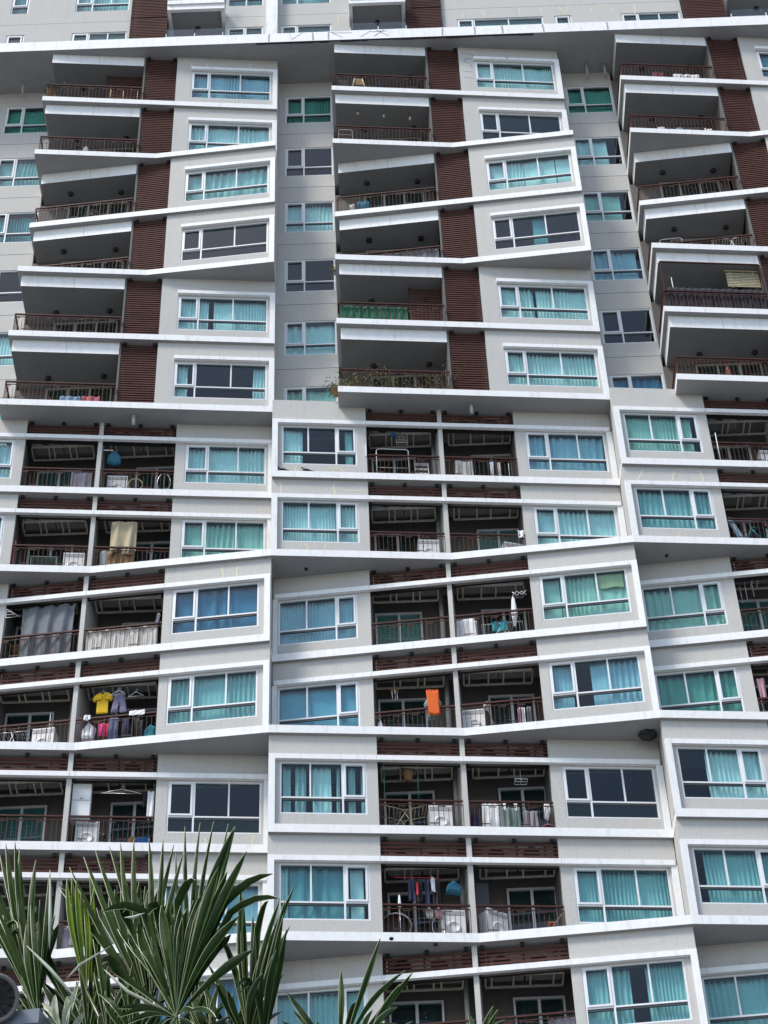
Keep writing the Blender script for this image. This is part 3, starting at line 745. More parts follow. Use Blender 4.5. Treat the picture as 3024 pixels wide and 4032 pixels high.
sheet('hanging_cloth', 'beige curtain cloth hanging over the railing, left bay, second loggia row', 'cloth', F, 5.24, 5.94, .95, 2.12, .18, 'cloth_beige', .05, .33, 4, wav=.1)
sheet('hanging_cloth', 'brown cloth hanging below the beige curtain cloth, second loggia row', 'cloth', F, 5.20, 5.92, .26, 1.02, .24, 'cloth_brown', .04, .15, 5)
o = thing('laundry_bin', 'white laundry bin behind the railing, left of the brown cloth', 'bin', place(F, 5.13, .4, .245)); mb = MB(); mb.lathe(F(5.13, .4, .245), [(0, 0), (.13, 0), (.16, .75), (.17, .76), (.17, .78), (.13, .78), (.11, .04), (0, .04)], 16); mb.build('bin', 'appliance', o)
mb = MB(); mb.lathe(F(5.13, .4, 1.025), [(.175, 0), (.175, .02), (.15, .04), (0, .05)], 16); mb.build('lid', 'ac_grey', o)
def table(label, F, u0, u1, b0, b1, zt, m):
    o = thing('side_table', label, 'table', place(F, (u0 + u1) / 2, (b0 + b1) / 2, .245)); mb = MB(); mb.box(F, u0, u1, b0, b1, zt - .03, zt); mb.build('tabletop', m, o)
    for u in (u0 + .03, u1 - .03):
        for b in (b0 + .03, b1 - .03): mb = MB(); mb.box(F, u - .015, u + .015, b - .015, b + .015, .245, zt - .03); mb.build('leg', m, o)
table('greenish table behind the railing, second loggia row, first loggia from left', F, 3.1, 3.85, .5, .85, 1.05, 'cloth_greygreen')
sheet('red_strap', 'thin red cloth strip hanging at the far left of the second loggia row', 'cloth', F, 2.68, 2.73, .35, 1.35, .2, 'cloth_rose', .01, .1, 3)
# third row
F = LF(1, 9)
sheet('tarpaulin', 'large grey tarpaulin hanging from the ceiling of the first loggia, third row', 'tarpaulin', F, 3.02, 4.42, .26, 2.16, .22, 'cloth_tarp', .07, .40, 9, taper=.04, wav=.0)
def wire_tri(label, F, u0, u1, z0, z1, b):
    o = thing('wall_dryer', label, 'drying rack', place(F, u0, b, z0), 'wall mounted hangers'); mb = MB()
    mb.tube([F(u0, b, z1), F(u0, b, z0), F(u1, b, z0), F(u0, b, z1)], .014, 6); mb.build('frame', 'appliance', o)
    mb = MB()
    for k in (.33, .66): mb.tube([F(u0, b, z0 + (z1 - z0) * k), F(u0 + (u1 - u0) * (1 - k), b, z0 + (z1 - z0) * k)], .009, 5)
    mb.build('rail', 'appliance', o)
wire_tri('white triangular wall dryer at the top left of the grey tarpaulin', F, 2.60, 2.98, 1.78, 2.08, .12)
plantpot('leafy green plant in a pot left of the grey tarpaulin', F, 2.82, .40, .245, rad=.42, n=330, seed=3)
plantpot('dark climbing plant above the potted plant left of the tarpaulin', F, 2.84, .62, .9, rad=.45, n=300, seed=5)
sheet('railing_cover', 'cream sheet tied along the whole railing, third row, second loggia', 'sheet', F, 4.80, 6.68, .255, 1.07, .17, 'cloth_cream', .012, .5, 11, wav=.02)
outline('umbrella', 'folded grey umbrella hung on the right wall above the cream sheet', 'umbrella', F, [(6.62, 1.05), (6.70, 1.05), (6.74, 1.35), (6.70, 1.42), (6.66, 1.36)], .1, 'cloth_grey', .06, hang=False)
# fourth row
F = LF(1, 10)
drying_rack('steel drying rack behind the railing, fourth row, first loggia from left', F, 2.72, 3.46, .35, 1.05, wings=False)
def pole(label, F, u, b, z0, z1, m='appliance', r=.014, name='broom', head=True, lean=0):
    o = thing(name, label, name.replace('_', ' '), place(F, u, b, z0)); mb = MB(); mb.tube([F(u, b, z0), F(u + lean, b, z1)], r, 6); mb.build('handle', m, o)
    if head: mb = MB(); mb.box(F, u - .10, u + .10, b - .04, b + .04, z0 - .0, z0 + .12); mb.build('head', 'cloth_grey', o)
pole('white broom standing handle up left of the yellow shirt loggia pillar', F, 4.0, .42, .245, 1.62)
outline('t_shirt', 'bright yellow t shirt hanging above the railing', 'shirt', F, tee(5.08, 5.60, 1.36, 2.04), .32, 'cloth_yellow', .07)
outline('shorts', 'grey purple shorts hanging right of the yellow shirt', 'shorts', F, pants(5.56, 5.98, 1.34, 2.04), .33, 'cloth_purple', .08)
def hanger(label, F, cu, z, b, w=.40, m='appliance'):
    o = thing('clothes_hanger', label, 'hanger', place(F, cu, b, z), 'empty clothes hangers'); mb = MB()
    mb.tube([F(cu - w / 2, b, z), F(cu - .02, b, z + .13), F(cu + .02, b, z + .13), F(cu + w / 2, b, z), F(cu - w / 2, b, z)], .009, 5); mb.build('frame', m, o)
    mb = MB(); mb.tube([F(cu, b, z + .14), F(cu, b, z + .20), F(cu + .03, b, z + .23), F(cu + .05, b, z + .20)], .006, 5); mb.build('hook', m, o)
hanger('empty white hanger right of the purple shorts', F, 6.18, 1.84, .33)
hanger('empty white hanger in front of the purple shorts', F, 5.74, 1.88, .25)
sheet('towel', 'white towel folded over the railing under the empty hanger', 'towel', F, 6.10, 6.50, 1.02, 1.18, .09, 'cloth_white', .015, .2, 3)
sheet('towel', 'small white rag on the railing left of the yellow shirt', 'towel', F, 4.95, 5.12, 1.00, 1.17, .09, 'cloth_white', .02, .1, 6)
for nm, lab, u0, u1, z0, z1, m in (('trousers', 'pink garment hanging behind the railing below the yellow shirt', 5.28, 5.46, .62, 1.05, 'cloth_pink'), ('trousers', 'red garment beside the pink one behind the railing', 5.45, 5.56, .58, 1.04, 'cloth_red'),
    ('trousers', 'long blue trousers behind the railing below the purple shorts', 5.55, 5.78, .30, 1.20, 'cloth_blue'), ('trousers', 'navy trousers with red edge behind the railing', 5.88, 6.06, .5, 1.15, 'cloth_navy'), ('trousers', 'black garment behind the railing below the white towel', 6.20, 6.42, .45, 1.05, 'cloth_black')):
    sheet(nm, lab, 'clothing', F, u0, u1, z0, z1, .32, m, .03, .1, len(lab), group='clothes drying behind the railing')
outline('plastic_bag', 'white plastic bag behind the railing at the left of the clothes', 'bag', F, [(4.90, .5), (5.18, .5), (5.24, .85), (5.10, 1.0), (5.06, 1.1), (5.0, 1.0), (4.88, .8)], .3, 'cloth_white', .22, hang=False)
outline('plastic_bag', 'teal bag at the right end behind the railing of the yellow shirt loggia', 'bag', F, [(6.45, .35), (6.72, .35), (6.74, .8), (6.6, .9), (6.45, .7)], .4, 'cloth_teal', .2, hang=False)
# fifth row
F = LF(1, 11)
o = thing('wall_cabinet', 'white two door cabinet hung beside the pillar, fifth row, left bay', 'cabinet', place(F, 5.06, .4, 1.15)); mb = MB(); mb.box(F, 4.83, 5.29, .30, .62, 1.15, 2.20); mb.build('cabinet_body', 'appliance', o)
for z in (1.17, 1.70):
    mb = MB(); mb.box(F, 4.84, 5.28, .28, .298, z, z + .48); d = mb.build('door', 'appliance', o); h = MB(); h.box(F, 5.02, 5.10, .265, .279, z + .03, z + .05); h.build('handle', 'ac_grey', d)
hanger('wide wire hanger right of the white wall cabinet', F, 6.02, 1.92, .3, 1.0, 'chrome')
sheet('towel', 'white towel hanging at the right wall of the wall cabinet loggia', 'towel', F, 6.66, 6.82, 1.12, 1.98, .25, 'cloth_white', .03, .1, 2)
sheet('shirt', 'black shirt hanging left of the white towel, fifth row', 'shirt', F, 6.54, 6.68, 1.5, 1.98, .3, 'cloth_black', .03, .1, 2)
o = thing('wash_basin', 'small blue basin at the foot of the railing, fifth row', 'basin', place(F, 6.6, .3, .245)); mb = MB(); mb.lathe(F(6.6, .32, .245), [(0, 0), (.12, 0), (.16, .24), (.175, .25), (.15, .25), (.11, .02), (0, .02)], 18); mb.build('bowl', 'cloth_blueplastic', o)
mb = MB(); mb.lathe(F(6.6, .32, .49), [(.165, 0), (.185, .0), (.185, .015), (.165, .015)], 18); mb.build('rim', 'cloth_blueplastic', o)
def fan(label, F, u, b, z, r, m='black_metal', stand=True):
    o = thing('electric_fan', label, 'fan', place(F, u, b, .245 if stand else z - r)); mb = MB()
    for q in (1, .66, .33): mb.tube([F(u + r * q * math.cos(a * math.pi / 8), b, z + r * q * math.sin(a * math.pi / 8)) for a in range(17)], .008, 5)
    for a in range(8): mb.tube([F(u, b, z), F(u + r * math.cos(a * math.pi / 4), b, z + r * math.sin(a * math.pi / 4))], .005, 4)
    mb.build('guard', m, o); mb = MB(); mb.lathe(F(u, b + .02, z), [(0, -.04), (.05, -.03), (.06, .06), (0, .08)], 10, axis='Y'); mb.build('motor', m, o)
    if stand: mb = MB(); mb.tube([F(u, b + .05, .26), F(u, b + .05, z - .02)], .015, 6); mb.lathe(F(u, b + .05, .245), [(0, .03), (.14, .02), (.15, 0), (0, 0)], 12); mb.build('stand', m, o)
fan('black fan beside the washing machine, fifth row, left bay', F, 5.66, .45, .78, .16)
outline('sack', 'brown sack on the floor left of the small blue basin', 'sack', F, [(6.2, .26), (6.5, .26), (6.48, .6), (6.35, .74), (6.22, .6)], .45, 'cloth_brown', .22, hang=False)
# middle bay, top row
F = LF(2, 7)
def frame_rack(label, F, u0, u1, z1, b, name='garment_rail', m='chrome', r=.014, cross=True):
    o = thing(name, label, name.replace('_', ' '), place(F, (u0 + u1) / 2, b, .245)); mb = MB()
    mb.tube([F(u0, b, .25), F(u0, b, z1 - .06), F(u0 + .06, b, z1), F(u1 - .06, b, z1), F(u1, b, z1 - .06), F(u1, b, .25)], r, 6); mb.build('frame', m, o)
    if cross: mb = MB(); mb.tube([F(u0 + .0, b, .75), F(u1, b, .75)], r * .7, 6); mb.build('crossbar', m, o)
frame_rack('tall chrome garment rail behind the railing, top row, third loggia', F, 2.92, 3.82, 1.50, .28)
o = thing('folding_chair', 'white framed folding chair behind the railing, top row, third loggia', 'chair', place(F, 4.2, .4, .245))
for u in (4.0, 4.38): mb = MB(); mb.tube([F(u, .32, .25), F(u, .5, 1.2)], .013, 6); mb.build('leg', 'appliance', o)
for z, nm in ((1.16, 'backrest'), (.88, 'seat_rail'), (.66, 'seat')): mb = MB(); mb.box(F, 4.02, 4.36, .32 + (z - .25) * .19 - .02, .34 + (z - .25) * .19, z - (.10 if nm == 'backrest' else .02), z + .02); mb.build(nm, 'cloth_grey' if nm == 'backrest' else 'appliance', o)
pole('brown broom leaning left of the white folding chair', F, 3.72, .36, .245, 1.0, 'rail_rust', .014, lean=.45)
o = thing('wire_basket', 'wire basket hanging under the rack, top row, third loggia', 'basket', place(F, 3.68, .5, 2.05)); mb = MB()
for z in (1.93, 2.05, 2.17): mb.tube([F(3.52, .42, z), F(3.84, .42, z), F(3.84, .62, z), F(3.52, .62, z), F(3.52, .42, z)], .007, 5)
for q in range(6): mb.tube([F(3.52 + .064 * q, .42, 1.93), F(3.52 + .064 * q, .42, 2.17)], .004, 4)
mb.build('basket', 'chrome', o); mb = MB(); mb.tube([F(3.60, .5, 2.17), F(3.66, .5, 2.36)], .005, 5); mb.tube([F(3.76, .5, 2.17), F(3.68, .5, 2.36)], .005, 5); mb.build('hook', 'chrome', o)
mb = MB(); mb.box(F, 3.38, 3.53, .462, .476, 2.25, 2.36); t_ = thing('sign_plate', 'small blue plate hanging from the rack, top row, third loggia', 'plate', place(F, 3.45, .47, 2.25)); mb.build('plate', 'cloth_blueplastic', t_); mb = MB(); mb.box(F, 3.37, 3.54, .461, .477, 2.361, 2.375); mb.build('clip', 'chrome', t_)
o = thing('wall_lamp', 'slim white tube fixed to the wall edge left of the chrome garment rail', 'wall lamp', place(F, 2.62, .05, 1.0)); mb = MB(); mb.box(F, 2.595, 2.63, .06, .098, .98, 1.46); mb.build('tube', 'appliance', o); mb = MB(); mb.box(F, 2.60, 2.625, .07, .098, 1.461, 1.50); mb.build('cap', 'ac_grey', o)
sheet('appliance_cover', 'pale cover draped over a washing machine, top row, fourth loggia', 'cover', F, 5.10, 5.66, .26, 1.28, .42, 'cloth_cream', .05, .28, 13, taper=-.15)
for u0, u1, z0, m, lab in ((6.00, 6.10, .5, 'cloth_black', 'black garment at the left of the laundry, top row, fourth loggia'), (6.10, 6.20, .42, 'cloth_white', 'white garment in the laundry, top row, fourth loggia'), (6.20, 6.30, .6, 'cloth_navy', 'dark garment in the laundry, top row, fourth loggia'), (6.31, 6.40, .46, 'cloth_cream', 'cream garment at the right of the laundry, top row, fourth loggia')):
    sheet('garment', lab, 'clothing', F, u0, u1, z0, 1.12, .3, m, .03, .08, int(u0 * 100), group='clothes drying behind the railing')
pole('white pole at the right end of the top row, fourth loggia', F, 6.63, .3, .245, 1.06, head=False, name='clothes_pole')
# middle bay second row
F = LF(2, 8)
sheet('towel', 'white cloth thrown over the right end of the railing, second row, fourth loggia', 'towel', F, 6.66, 6.82, .96, 1.24, .09, 'cloth_white', .03, .12, 4)
F = LF(2, 9)
sheet('appliance_cover', 'pale crumpled cover over the washing machine, third row, fourth loggia', 'cover', F, 4.76, 5.30, .45, 1.22, .40, 'cloth_white', .03, .25, 5, taper=-.12)
drying_rack('white drying rack with a teal towel, third row, fourth loggia', F, 5.44, 6.50, .25, .80, wings=False, m='appliance')
sheet('towel', 'teal towel over the white drying rack', 'towel', F, 5.70, 6.12, .50, .86, .23, 'cloth_teal', .02, .3, 5)
outline('umbrella', 'folded white umbrella hanging right of the teal towel', 'umbrella', F, [(6.27, .65), (6.33, .65), (6.40, 1.1), (6.36, 1.6), (6.31, 1.74), (6.27, 1.6), (6.23, 1.1)], .26, 'cloth_white', .08, hang=False)
o = thing('scissor_hanger', 'white zigzag hanger folding out from the right wall above the folded umbrella', 'hanger', place(F, 6.5, .08, 1.6)); 
for s in (0, 1):
    mb = MB(); mb.tube([F(6.31 + .12 * i, .08 + .014 * s, 1.575 + (.13 if (i + s) % 2 else 0)) for i in range(4)], .011, 5); mb.build('arm', 'appliance', o)
# middle bay fourth row
F = LF(2, 10)
o = thing('floor_mat', 'bright orange quilted mat hung over the railing', 'mat', place(F, 4.08, .09, 1.2)); P = []
for i in range(10):
    fz = i / 9; P.append([F(3.93 + .28 * j / 8 + .03 * fz, .065 + .008 * math.sin(j * 2.4) * math.cos(i * 2.1), 1.62 - .80 * fz - .03 * (j / 8) + .02 * math.sin(j)) for j in range(9)])
mb = MB(); mb.grid(P, 0, F.n.to_3d() * .02); mb.build('pad', 'cloth_orange', o)
mb = MB(); mb.tube([F(3.93, .07, 1.62), F(4.21, .07, 1.59), F(4.24, .07, .79), F(3.96, .07, .82), F(3.93, .07, 1.62)], .016, 6); mb.build('piping', 'cloth_orange', o)
outline('jacket', 'grey green jacket hanging behind the orange mat', 'jacket', F, tee(3.82, 4.28, .80, 1.50), .26, 'cloth_greygreen', .08)
o = thing('wind_chime', 'wind chime hanging left of the orange mat', 'wind chime', place(F, 3.09, .4, 1.6)); mb = MB(); mb.lathe(F(3.09, .4, 1.98), [(0, .03), (.10, .01), (.11, 0), (0, 0)], 12); mb.tube([F(3.09, .4, 2.0), F(3.09, .4, 2.36)], .004, 5); mb.build('disc', 'cloth_brown', o)
for q in range(5): mb = MB(); a = q * 1.256; mb.tube([F(3.09 + .07 * math.cos(a), .4 + .07 * math.sin(a), 1.975), F(3.09 + .07 * math.cos(a), .4 + .07 * math.sin(a), 1.66 + .04 * q)], .010, 6); mb.build('chime_tube', 'chrome', o)
pole('grey mop leaning right of the washing machine, fourth row, fourth loggia', F, 5.62, .34, .245, 1.25, 'ac_grey', .012, name='mop', lean=-.25)
outline('cloth_bundle', 'pale rag bundle on the mop, fourth row, fourth loggia', 'rag', F, [(5.32, .95), (5.44, .9), (5.5, 1.08), (5.42, 1.2), (5.32, 1.12)], .22, 'cloth_cream', .1, hang=False)
for u0, u1, m, lab in ((6.16, 6.24, 'cloth_lightpink', 'pink garment hung at the right, fourth row, fourth loggia'), (6.26, 6.34, 'cloth_white', 'white garment beside the pink one, fourth row, fourth loggia'), (6.38, 6.5, 'cloth_tarp', 'grey garment rightmost in the fourth row, fourth loggia')):
    sheet('garment', lab, 'clothing', F, u0, u1, .42, .98, .3, m, .03, .08, int(u0 * 100), group='clothes drying behind the railing')
outline('plastic_bag', 'white bag at the left end behind the railing, fourth row, third loggia', 'bag', F, [(2.64, .55), (2.74, .5), (2.80, .7), (2.74, .92), (2.66, .85)], .25, 'cloth_white', .12, hang=False)
# middle bay fifth row
F = LF(2, 11)
drying_rack('cream folding drying rack behind the railing, fifth row, third loggia', F, 2.74, 3.80, .22, .86, m='wood_pale')
for u, nm in ((2.80, 'leftmost'), (3.62, 'rightmost')):
    rodline('garden_wire', 'green vertical wire, %s of two, fifth row, third loggia' % nm, 'wire', F, u, u, .16, 1.2, 'plant_green') if False else None
    o = thing('plant_wire', 'green vertical wire, %s of two, fifth row, third loggia' % nm, 'wire', place(F, u, .2, 1.1)); mb = MB(); mb.tube([F(u, .2, 1.1), F(u, .2, 2.2)], .010, 5); mb.build('wire', 'cloth_green', o); mb = MB(); mb.box(F, u - .02, u + .02, .185, .215, 2.2, 2.22); mb.build('clip', 'black_metal', o)
plantpot('dark leafy plant hanging under the rack, fifth row, third loggia', F, 3.42, .55, 2.02, rad=.20, n=150, seed=8, m='plant_green', name='hanging_plant')
sheet('appliance_cover', 'long white cover over a machine, fifth row, fourth loggia', 'cover', F, 5.12, 5.62, .26, 1.20, .36, 'cloth_white', .03, .20, 14, taper=-.15)
for u, lab in ((5.69, 'white sock, left one of the pair, fifth row'), (5.96, 'white sock, right one of the pair, fifth row')):
    outline('sock', lab, 'sock', F, [(u - .04, 1.2), (u + .04, 1.2), (u + .03, 1.0), (u + .01, .92), (u - .03, .98)], .28, 'cloth_white', .03, hang=False)
for u, m, lab in ((5.36, 'plant_green', 'small green bowl on the white cover, fifth row'), (5.50, 'terracotta', 'small orange bowl on the white cover, fifth row')):
    o = thing('small_bowl', lab, 'bowl', place(F, u, .5, 1.2)); mb = MB(); mb.lathe(F(u, .5, 1.2), [(0, 0), (.05, 0), (.08, .08), (.085, .08), (.06, .01), (0, .01)], 12); mb.build('bowl', m, o); mb = MB(); mb.lathe(F(u, .5, 1.28), [(.078, 0), (.09, 0), (.09, .01), (.078, .01)], 12); mb.build('rim', m, o)
sheet('hanging_cloth', 'pale green cloth hanging behind the socks, fifth row', 'cloth', F, 5.64, 6.08, .3, 1.15, .42, 'cloth_greygreen', .04, .14, 3)
sheet('hanging_cloth', 'grey cloth hanging right of the pale green cloth, fifth row', 'cloth', F, 6.16, 6.50, .55, 1.05, .42, 'cloth_grey', .03, .14, 3)
outline('shirt', 'white shirt hanging at the right end of the fifth row, fourth loggia', 'shirt', F, [(6.62, .70), (6.72, .66), (6.80, .9), (6.78, 1.14), (6.70, 1.2), (6.64, 1.1)], .28, 'cloth_white', .1, hang=False)
o = thing('wash_basin', 'dark red bowl at the right end of the railing, fifth row', 'basin', place(F, 6.72, .3, .245)); mb = MB(); mb.lathe(F(6.70, .3, .245), [(0, 0), (.09, 0), (.13, .20), (.14, .2), (.11, .2), (.08, .02), (0, .02)], 16); mb.build('bowl', 'cloth_maroon', o); mb = MB(); mb.lathe(F(6.70, .3, .445), [(.125, 0), (.15, 0), (.15, .012), (.125, .012)], 16); mb.build('rim', 'cloth_lightpink', o)
o = thing('clip_hanger', 'square white clip hanger under the rack, fifth row, fourth loggia', 'hanger', place(F, 6.15, .3, 1.8)); mb = MB(); mb.tube([F(6.0, .2, 1.84), F(6.3, .2, 1.84), F(6.3, .42, 1.84), F(6.0, .42, 1.84), F(6.0, .2, 1.84)], .010, 5); mb.tube([F(6.15, .2, 1.84), F(6.15, .42, 1.84)], .008, 5); mb.tube([F(6.0, .31, 1.84), F(6.3, .31, 1.84)], .008, 5); mb.build('grid', 'appliance', o); mb = MB(); mb.tube([F(6.15, .31, 1.85), F(6.15, .31, 2.36)], .005, 5); mb.build('hook', 'appliance', o)
outline('sack', 'dark bag with blue patch beside the pillar, fifth row, fourth loggia', 'bag', F, [(4.85, .26), (5.05, .26), (5.06, .75), (4.98, .98), (4.88, .85)], .4, 'cloth_navy', .2, hang=False)
# middle bay sixth row
F = LF(2, 12)
rodline('clothes_rod', 'red rod carrying dark clothes, sixth row, third loggia', 'rod', F, 2.95, 4.02, .30, 1.96, 'cloth_red', .009)
for u0, u1, z0, m, lab in ((3.28, 3.42, 1.30, 'cloth_navy', 'dark blue shirt with white edging on the red rod'), (3.44, 3.60, 1.25, 'cloth_black', 'black shirt in the middle of the red rod'), (3.66, 3.78, .95, 'cloth_navy', 'long navy dress hanging from the red rod'), (3.84, 4.02, 1.1, 'cloth_black', 'black trousers at the right end of the red rod')):
    sheet('garment', lab, 'clothing', F, u0, u1, z0, 1.94, .30, m, .04, .09, int(u0 * 77), group='dark clothes on the red rod')
outline('scarf', 'white scarf hanging among the dark clothes, sixth row', 'scarf', F, [(3.82, 1.55), (3.90, 1.52), (3.90, 1.9), (3.84, 1.97), (3.80, 1.85)], .25, 'cloth_white', .03, hang=False)
outline('scarf', 'small red ribbon hanging among the dark clothes, sixth row', 'ribbon', F, [(3.46, 1.45), (3.50, 1.42), (3.51, 1.75), (3.48, 1.8), (3.45, 1.75)], .25, 'cloth_red', .03, hang=False)
outline('net_bag', 'blue net bag hanging near the pillar, sixth row', 'bag', F, [(4.15, 1.60), (4.52, 1.56), (4.55, 1.72), (4.45, 1.84), (4.34, 1.94), (4.2, 1.82)], .4, 'cloth_netblue', .22, hang=False)
o = thing('washing_tub', 'large black tub standing on edge, sixth row, third loggia', 'tub', place(F, 2.95, .4, .245)); mb = MB(); mb.lathe(F(2.96, .35, .62), [(.34, 0), (.36, -.02), (.36, .01), (.26, .16), (0, .17)], 20, axis='Y'); mb.build('tub', 'black_metal', o); mb = MB(); mb.lathe(F(2.96, .35, .62), [(.345, -.022), (.375, -.022), (.375, -.035), (.345, -.035)], 20, axis='Y'); mb.build('rim', 'cloth_grey', o)
for u, m, lab in ((3.74, 'cloth_cream', 'cream cloth bundle behind the railing, sixth row, third loggia'), (3.95, 'cloth_lightpink', 'pinkish cloth bundle behind the railing, sixth row, third loggia')):
    outline('cloth_bundle', lab, 'cloth', F, [(u - .08, .80), (u + .08, .78), (u + .09, 1.0), (u, 1.08), (u - .09, 1.0)], .24, m, .12, hang=False)
hoop('thin wire hoop behind the railing, sixth row, third loggia', F, 3.94, .60, .15, .26, .28, 'chrome', r=.008)
o = thing('parasol', 'small closed white parasol at the left of the dark clothes, sixth row', 'parasol', place(F, 3.06, .3, 1.0)); mb = MB(); mb.lathe(F(3.06, .3, 1.12), [(0, .36), (.02, .34), (.045, .05), (.03, 0), (0, 0)], 10); mb.build('canopy', 'cloth_white', o); mb = MB(); mb.tube([F(3.06, .3, .26), F(3.06, .3, 1.12)], .008, 5); mb.build('shaft', 'chrome', o)
o = thing('tall_cabinet', 'tall dark grey cabinet against the pillar wall, sixth row, fourth loggia', 'cabinet', place(F, 5.1, .8, .245)); mb = MB(); mb.box(F, 4.88, 5.20, .62, 1.0, .245, 2.05); mb.build('cabinet_body', 'dark_grey_and_shade', o); mb = MB(); mb.box(F, 4.89, 5.19, .60, .618, .26, 2.03); mb.build('door', 'dark_grey_and_shade', o)
o = thing('small_stool', 'small orange brown stool at the right end, sixth row, fourth loggia', 'stool', place(F, 6.58, .4, .245)); mb = MB(); mb.box(F, 6.48, 6.68, .32, .50, .76, .80); mb.build('seat', 'terracotta', o)
for u in (6.50, 6.66):
    for b in (.34, .48): mb = MB(); mb.box(F, u - .012, u + .012, b - .012, b + .012, .245, .76); mb.build('leg', 'terracotta', o)
pole('thin pole leaning at the right end, sixth row, fourth loggia', F, 6.35, .25, .3, .95, 'wood_pale', .010, name='clothes_pole', head=False, lean=.45)
# seventh row
F = LF(2, 13)
sheet('railing_net', 'dark wire mesh tied behind the railing, seventh row, fourth loggia', 'net', F, 6.2, 6.8, .3, 1.0, .2, 'cloth_grey', .01, .3, 3)
# sixth row left bay (behind the palm)
F = LF(1, 12)
sheet('railing_net', 'grey mesh sheet behind the railing of the loggia behind the palm', 'sheet', F, 4.9, 6.1, .27, 1.05, .22, 'cloth_grey', .03, .3, 5)
# right bay
F = LF(3, 7)
pole('tall white pole at the left edge of the top row, fifth loggia', F, 2.80, .1, .245, 1.44, name='clothes_pole', head=False)
F = LF(3, 8)
o = thing('surfboard', 'pale blue board leaning behind the railing, second row, fifth loggia', 'board', place(F, 2.9, .3, .245)); mb = MB(); mb.hexa([F(3.0, .28, .25), F(3.2, .28, .25), F(3.2, .31, .25), F(3.0, .31, .25), F(2.68, .28, 1.25), F(2.80, .28, 1.30), F(2.80, .31, 1.30), F(2.68, .31, 1.25)]); mb.build('board', 'cloth_skyblue', o); mb = MB(); mb.hexa([F(3.08, .27, .35), F(3.1, .27, .35), F(3.1, .279, .35), F(3.08, .279, .35), F(2.73, .27, 1.2), F(2.75, .27, 1.2), F(2.75, .279, 1.2), F(2.73, .279, 1.2)]); mb.build('stripe', 'cloth_white', o)
o = thing('bicycle', 'dark bicycle standing behind the railing, second row, fifth loggia', 'bicycle', place(F, 3.6, .4, .245))
for u in (3.22, 4.1):
    mb = MB(); mb.tube([F(u + .30 * math.cos(a * math.pi / 10), .4, .56 + .30 * math.sin(a * math.pi / 10)) for a in range(21)], .014, 6)
    for a in range(8): mb.tube([F(u, .4, .56), F(u + .29 * math.cos(a * math.pi / 4), .4, .56 + .29 * math.sin(a * math.pi / 4))], .003, 4)
    mb.build('wheel', 'black_metal', o)
mb = MB(); mb.tube([F(3.22, .4, .56), F(3.36, .4, 1.05), F(3.85, .4, 1.0), F(3.66, .4, .52), F(3.36, .4, .98)], .016, 6); mb.tube([F(3.85, .4, 1.0), F(4.1, .4, .56), F(3.66, .4, .52)], .014, 6); mb.build('bicycle_frame', 'cloth_teal', o)
mb = MB(); mb.tube([F(3.36, .4, 1.05), F(3.34, .4, 1.15), F(3.34, .2, 1.18)], .012, 6); mb.build('handlebar', 'chrome', o)
mb = MB(); mb.box(F, 3.74, 3.96, .36, .44, 1.05, 1.09); mb.build('saddle', 'black_metal', o)
F = LF(3, 9)
for i, u in enumerate((2.72, 2.86, 3.05)):
    o = thing('light_string', ('leftmost', 'middle', 'rightmost')[i] + ' of three hanging strings of white lights, third row', 'light string', place(F, u, .28, 1.5)); mb = MB(); mb.tube([F(u, .28, 1.45 + .1 * i), F(u, .28, 2.2)], .003, 4); mb.build('cord', 'appliance', o)
    mb = MB()
    for q in range(9): mb.lathe(F(u, .28, 1.47 + .1 * i + .07 * q), [(0, 0), (.013, .01), (0, .025)], 6)
    b_ = mb.build('bulbs', 'appliance', o); b_['kind'] = 'stuff'
F = LF(3, 10)
sheet('hanging_cloth', 'dusty pink cloth hanging at the right edge of the photo, fourth row', 'cloth', F, 2.66, 2.88, 1.15, 1.85, .25, 'cloth_lightpink', .05, .12, 3, taper=.3)
frame_rack('white rail rack behind the railing at the right edge, fourth row', F, 2.7, 3.4, 1.2, .25, m='appliance', r=.010)

# --- upper balconies
F = UF(1, 1)
plantpot('dark leafy plant at the left corner of the topmost left balcony', F, .20, .25, .66, rad=.36, n=420, seed=21)
o = thing('folding_table', 'cream framed folded table behind the railing of the topmost left balcony', 'table', place(F, 2.65, .3, .245))
for z in (.62, 1.18): mb = MB(); mb.tube([F(2.18, .26, z + (.03)), F(3.12, .26, z)], .014, 6); mb.build('rail', 'wood_pale', o)
for u in (2.2, 2.62, 3.1): mb = MB(); mb.tube([F(u, .285, .26), F(u, .285, 1.19)], .012, 6); mb.build('leg', 'wood_pale', o)
slats(F, 2.0, 3.2, .245, 2.48, .60, .1, name='inner_screen')
F = UF(1, 2)
outline('laundry', 'white bundle behind the railing, second left balcony from the top', 'laundry', F, [(1.5, .55), (1.66, .55), (1.66, .8), (1.58, .88), (1.5, .75)], .3, 'cloth_white', .12, hang=False)
outline('laundry', 'black bundle left of the white bundle, second left balcony from the top', 'laundry', F, [(1.2, .5), (1.42, .5), (1.42, .8), (1.32, .9), (1.2, .75)], .3, 'cloth_black', .12, hang=False)
F = UF(1, 3)
fan('black fan behind the railing, third left balcony from the top', F, 1.86, .35, .82, .22)
F = UF(1, 6)
sheet('towel', 'pale blue towel behind the railing of the lowest upper left balcony', 'towel', F, 1.68, 2.28, .26, .60, .16, 'cloth_skyblue', .02, .3, 3)
sheet('towel', 'rose red towel right of the pale blue towel', 'towel', F, 2.30, 2.82, .26, .62, .16, 'cloth_rose', .02, .3, 4)
F = UF(2, 1)
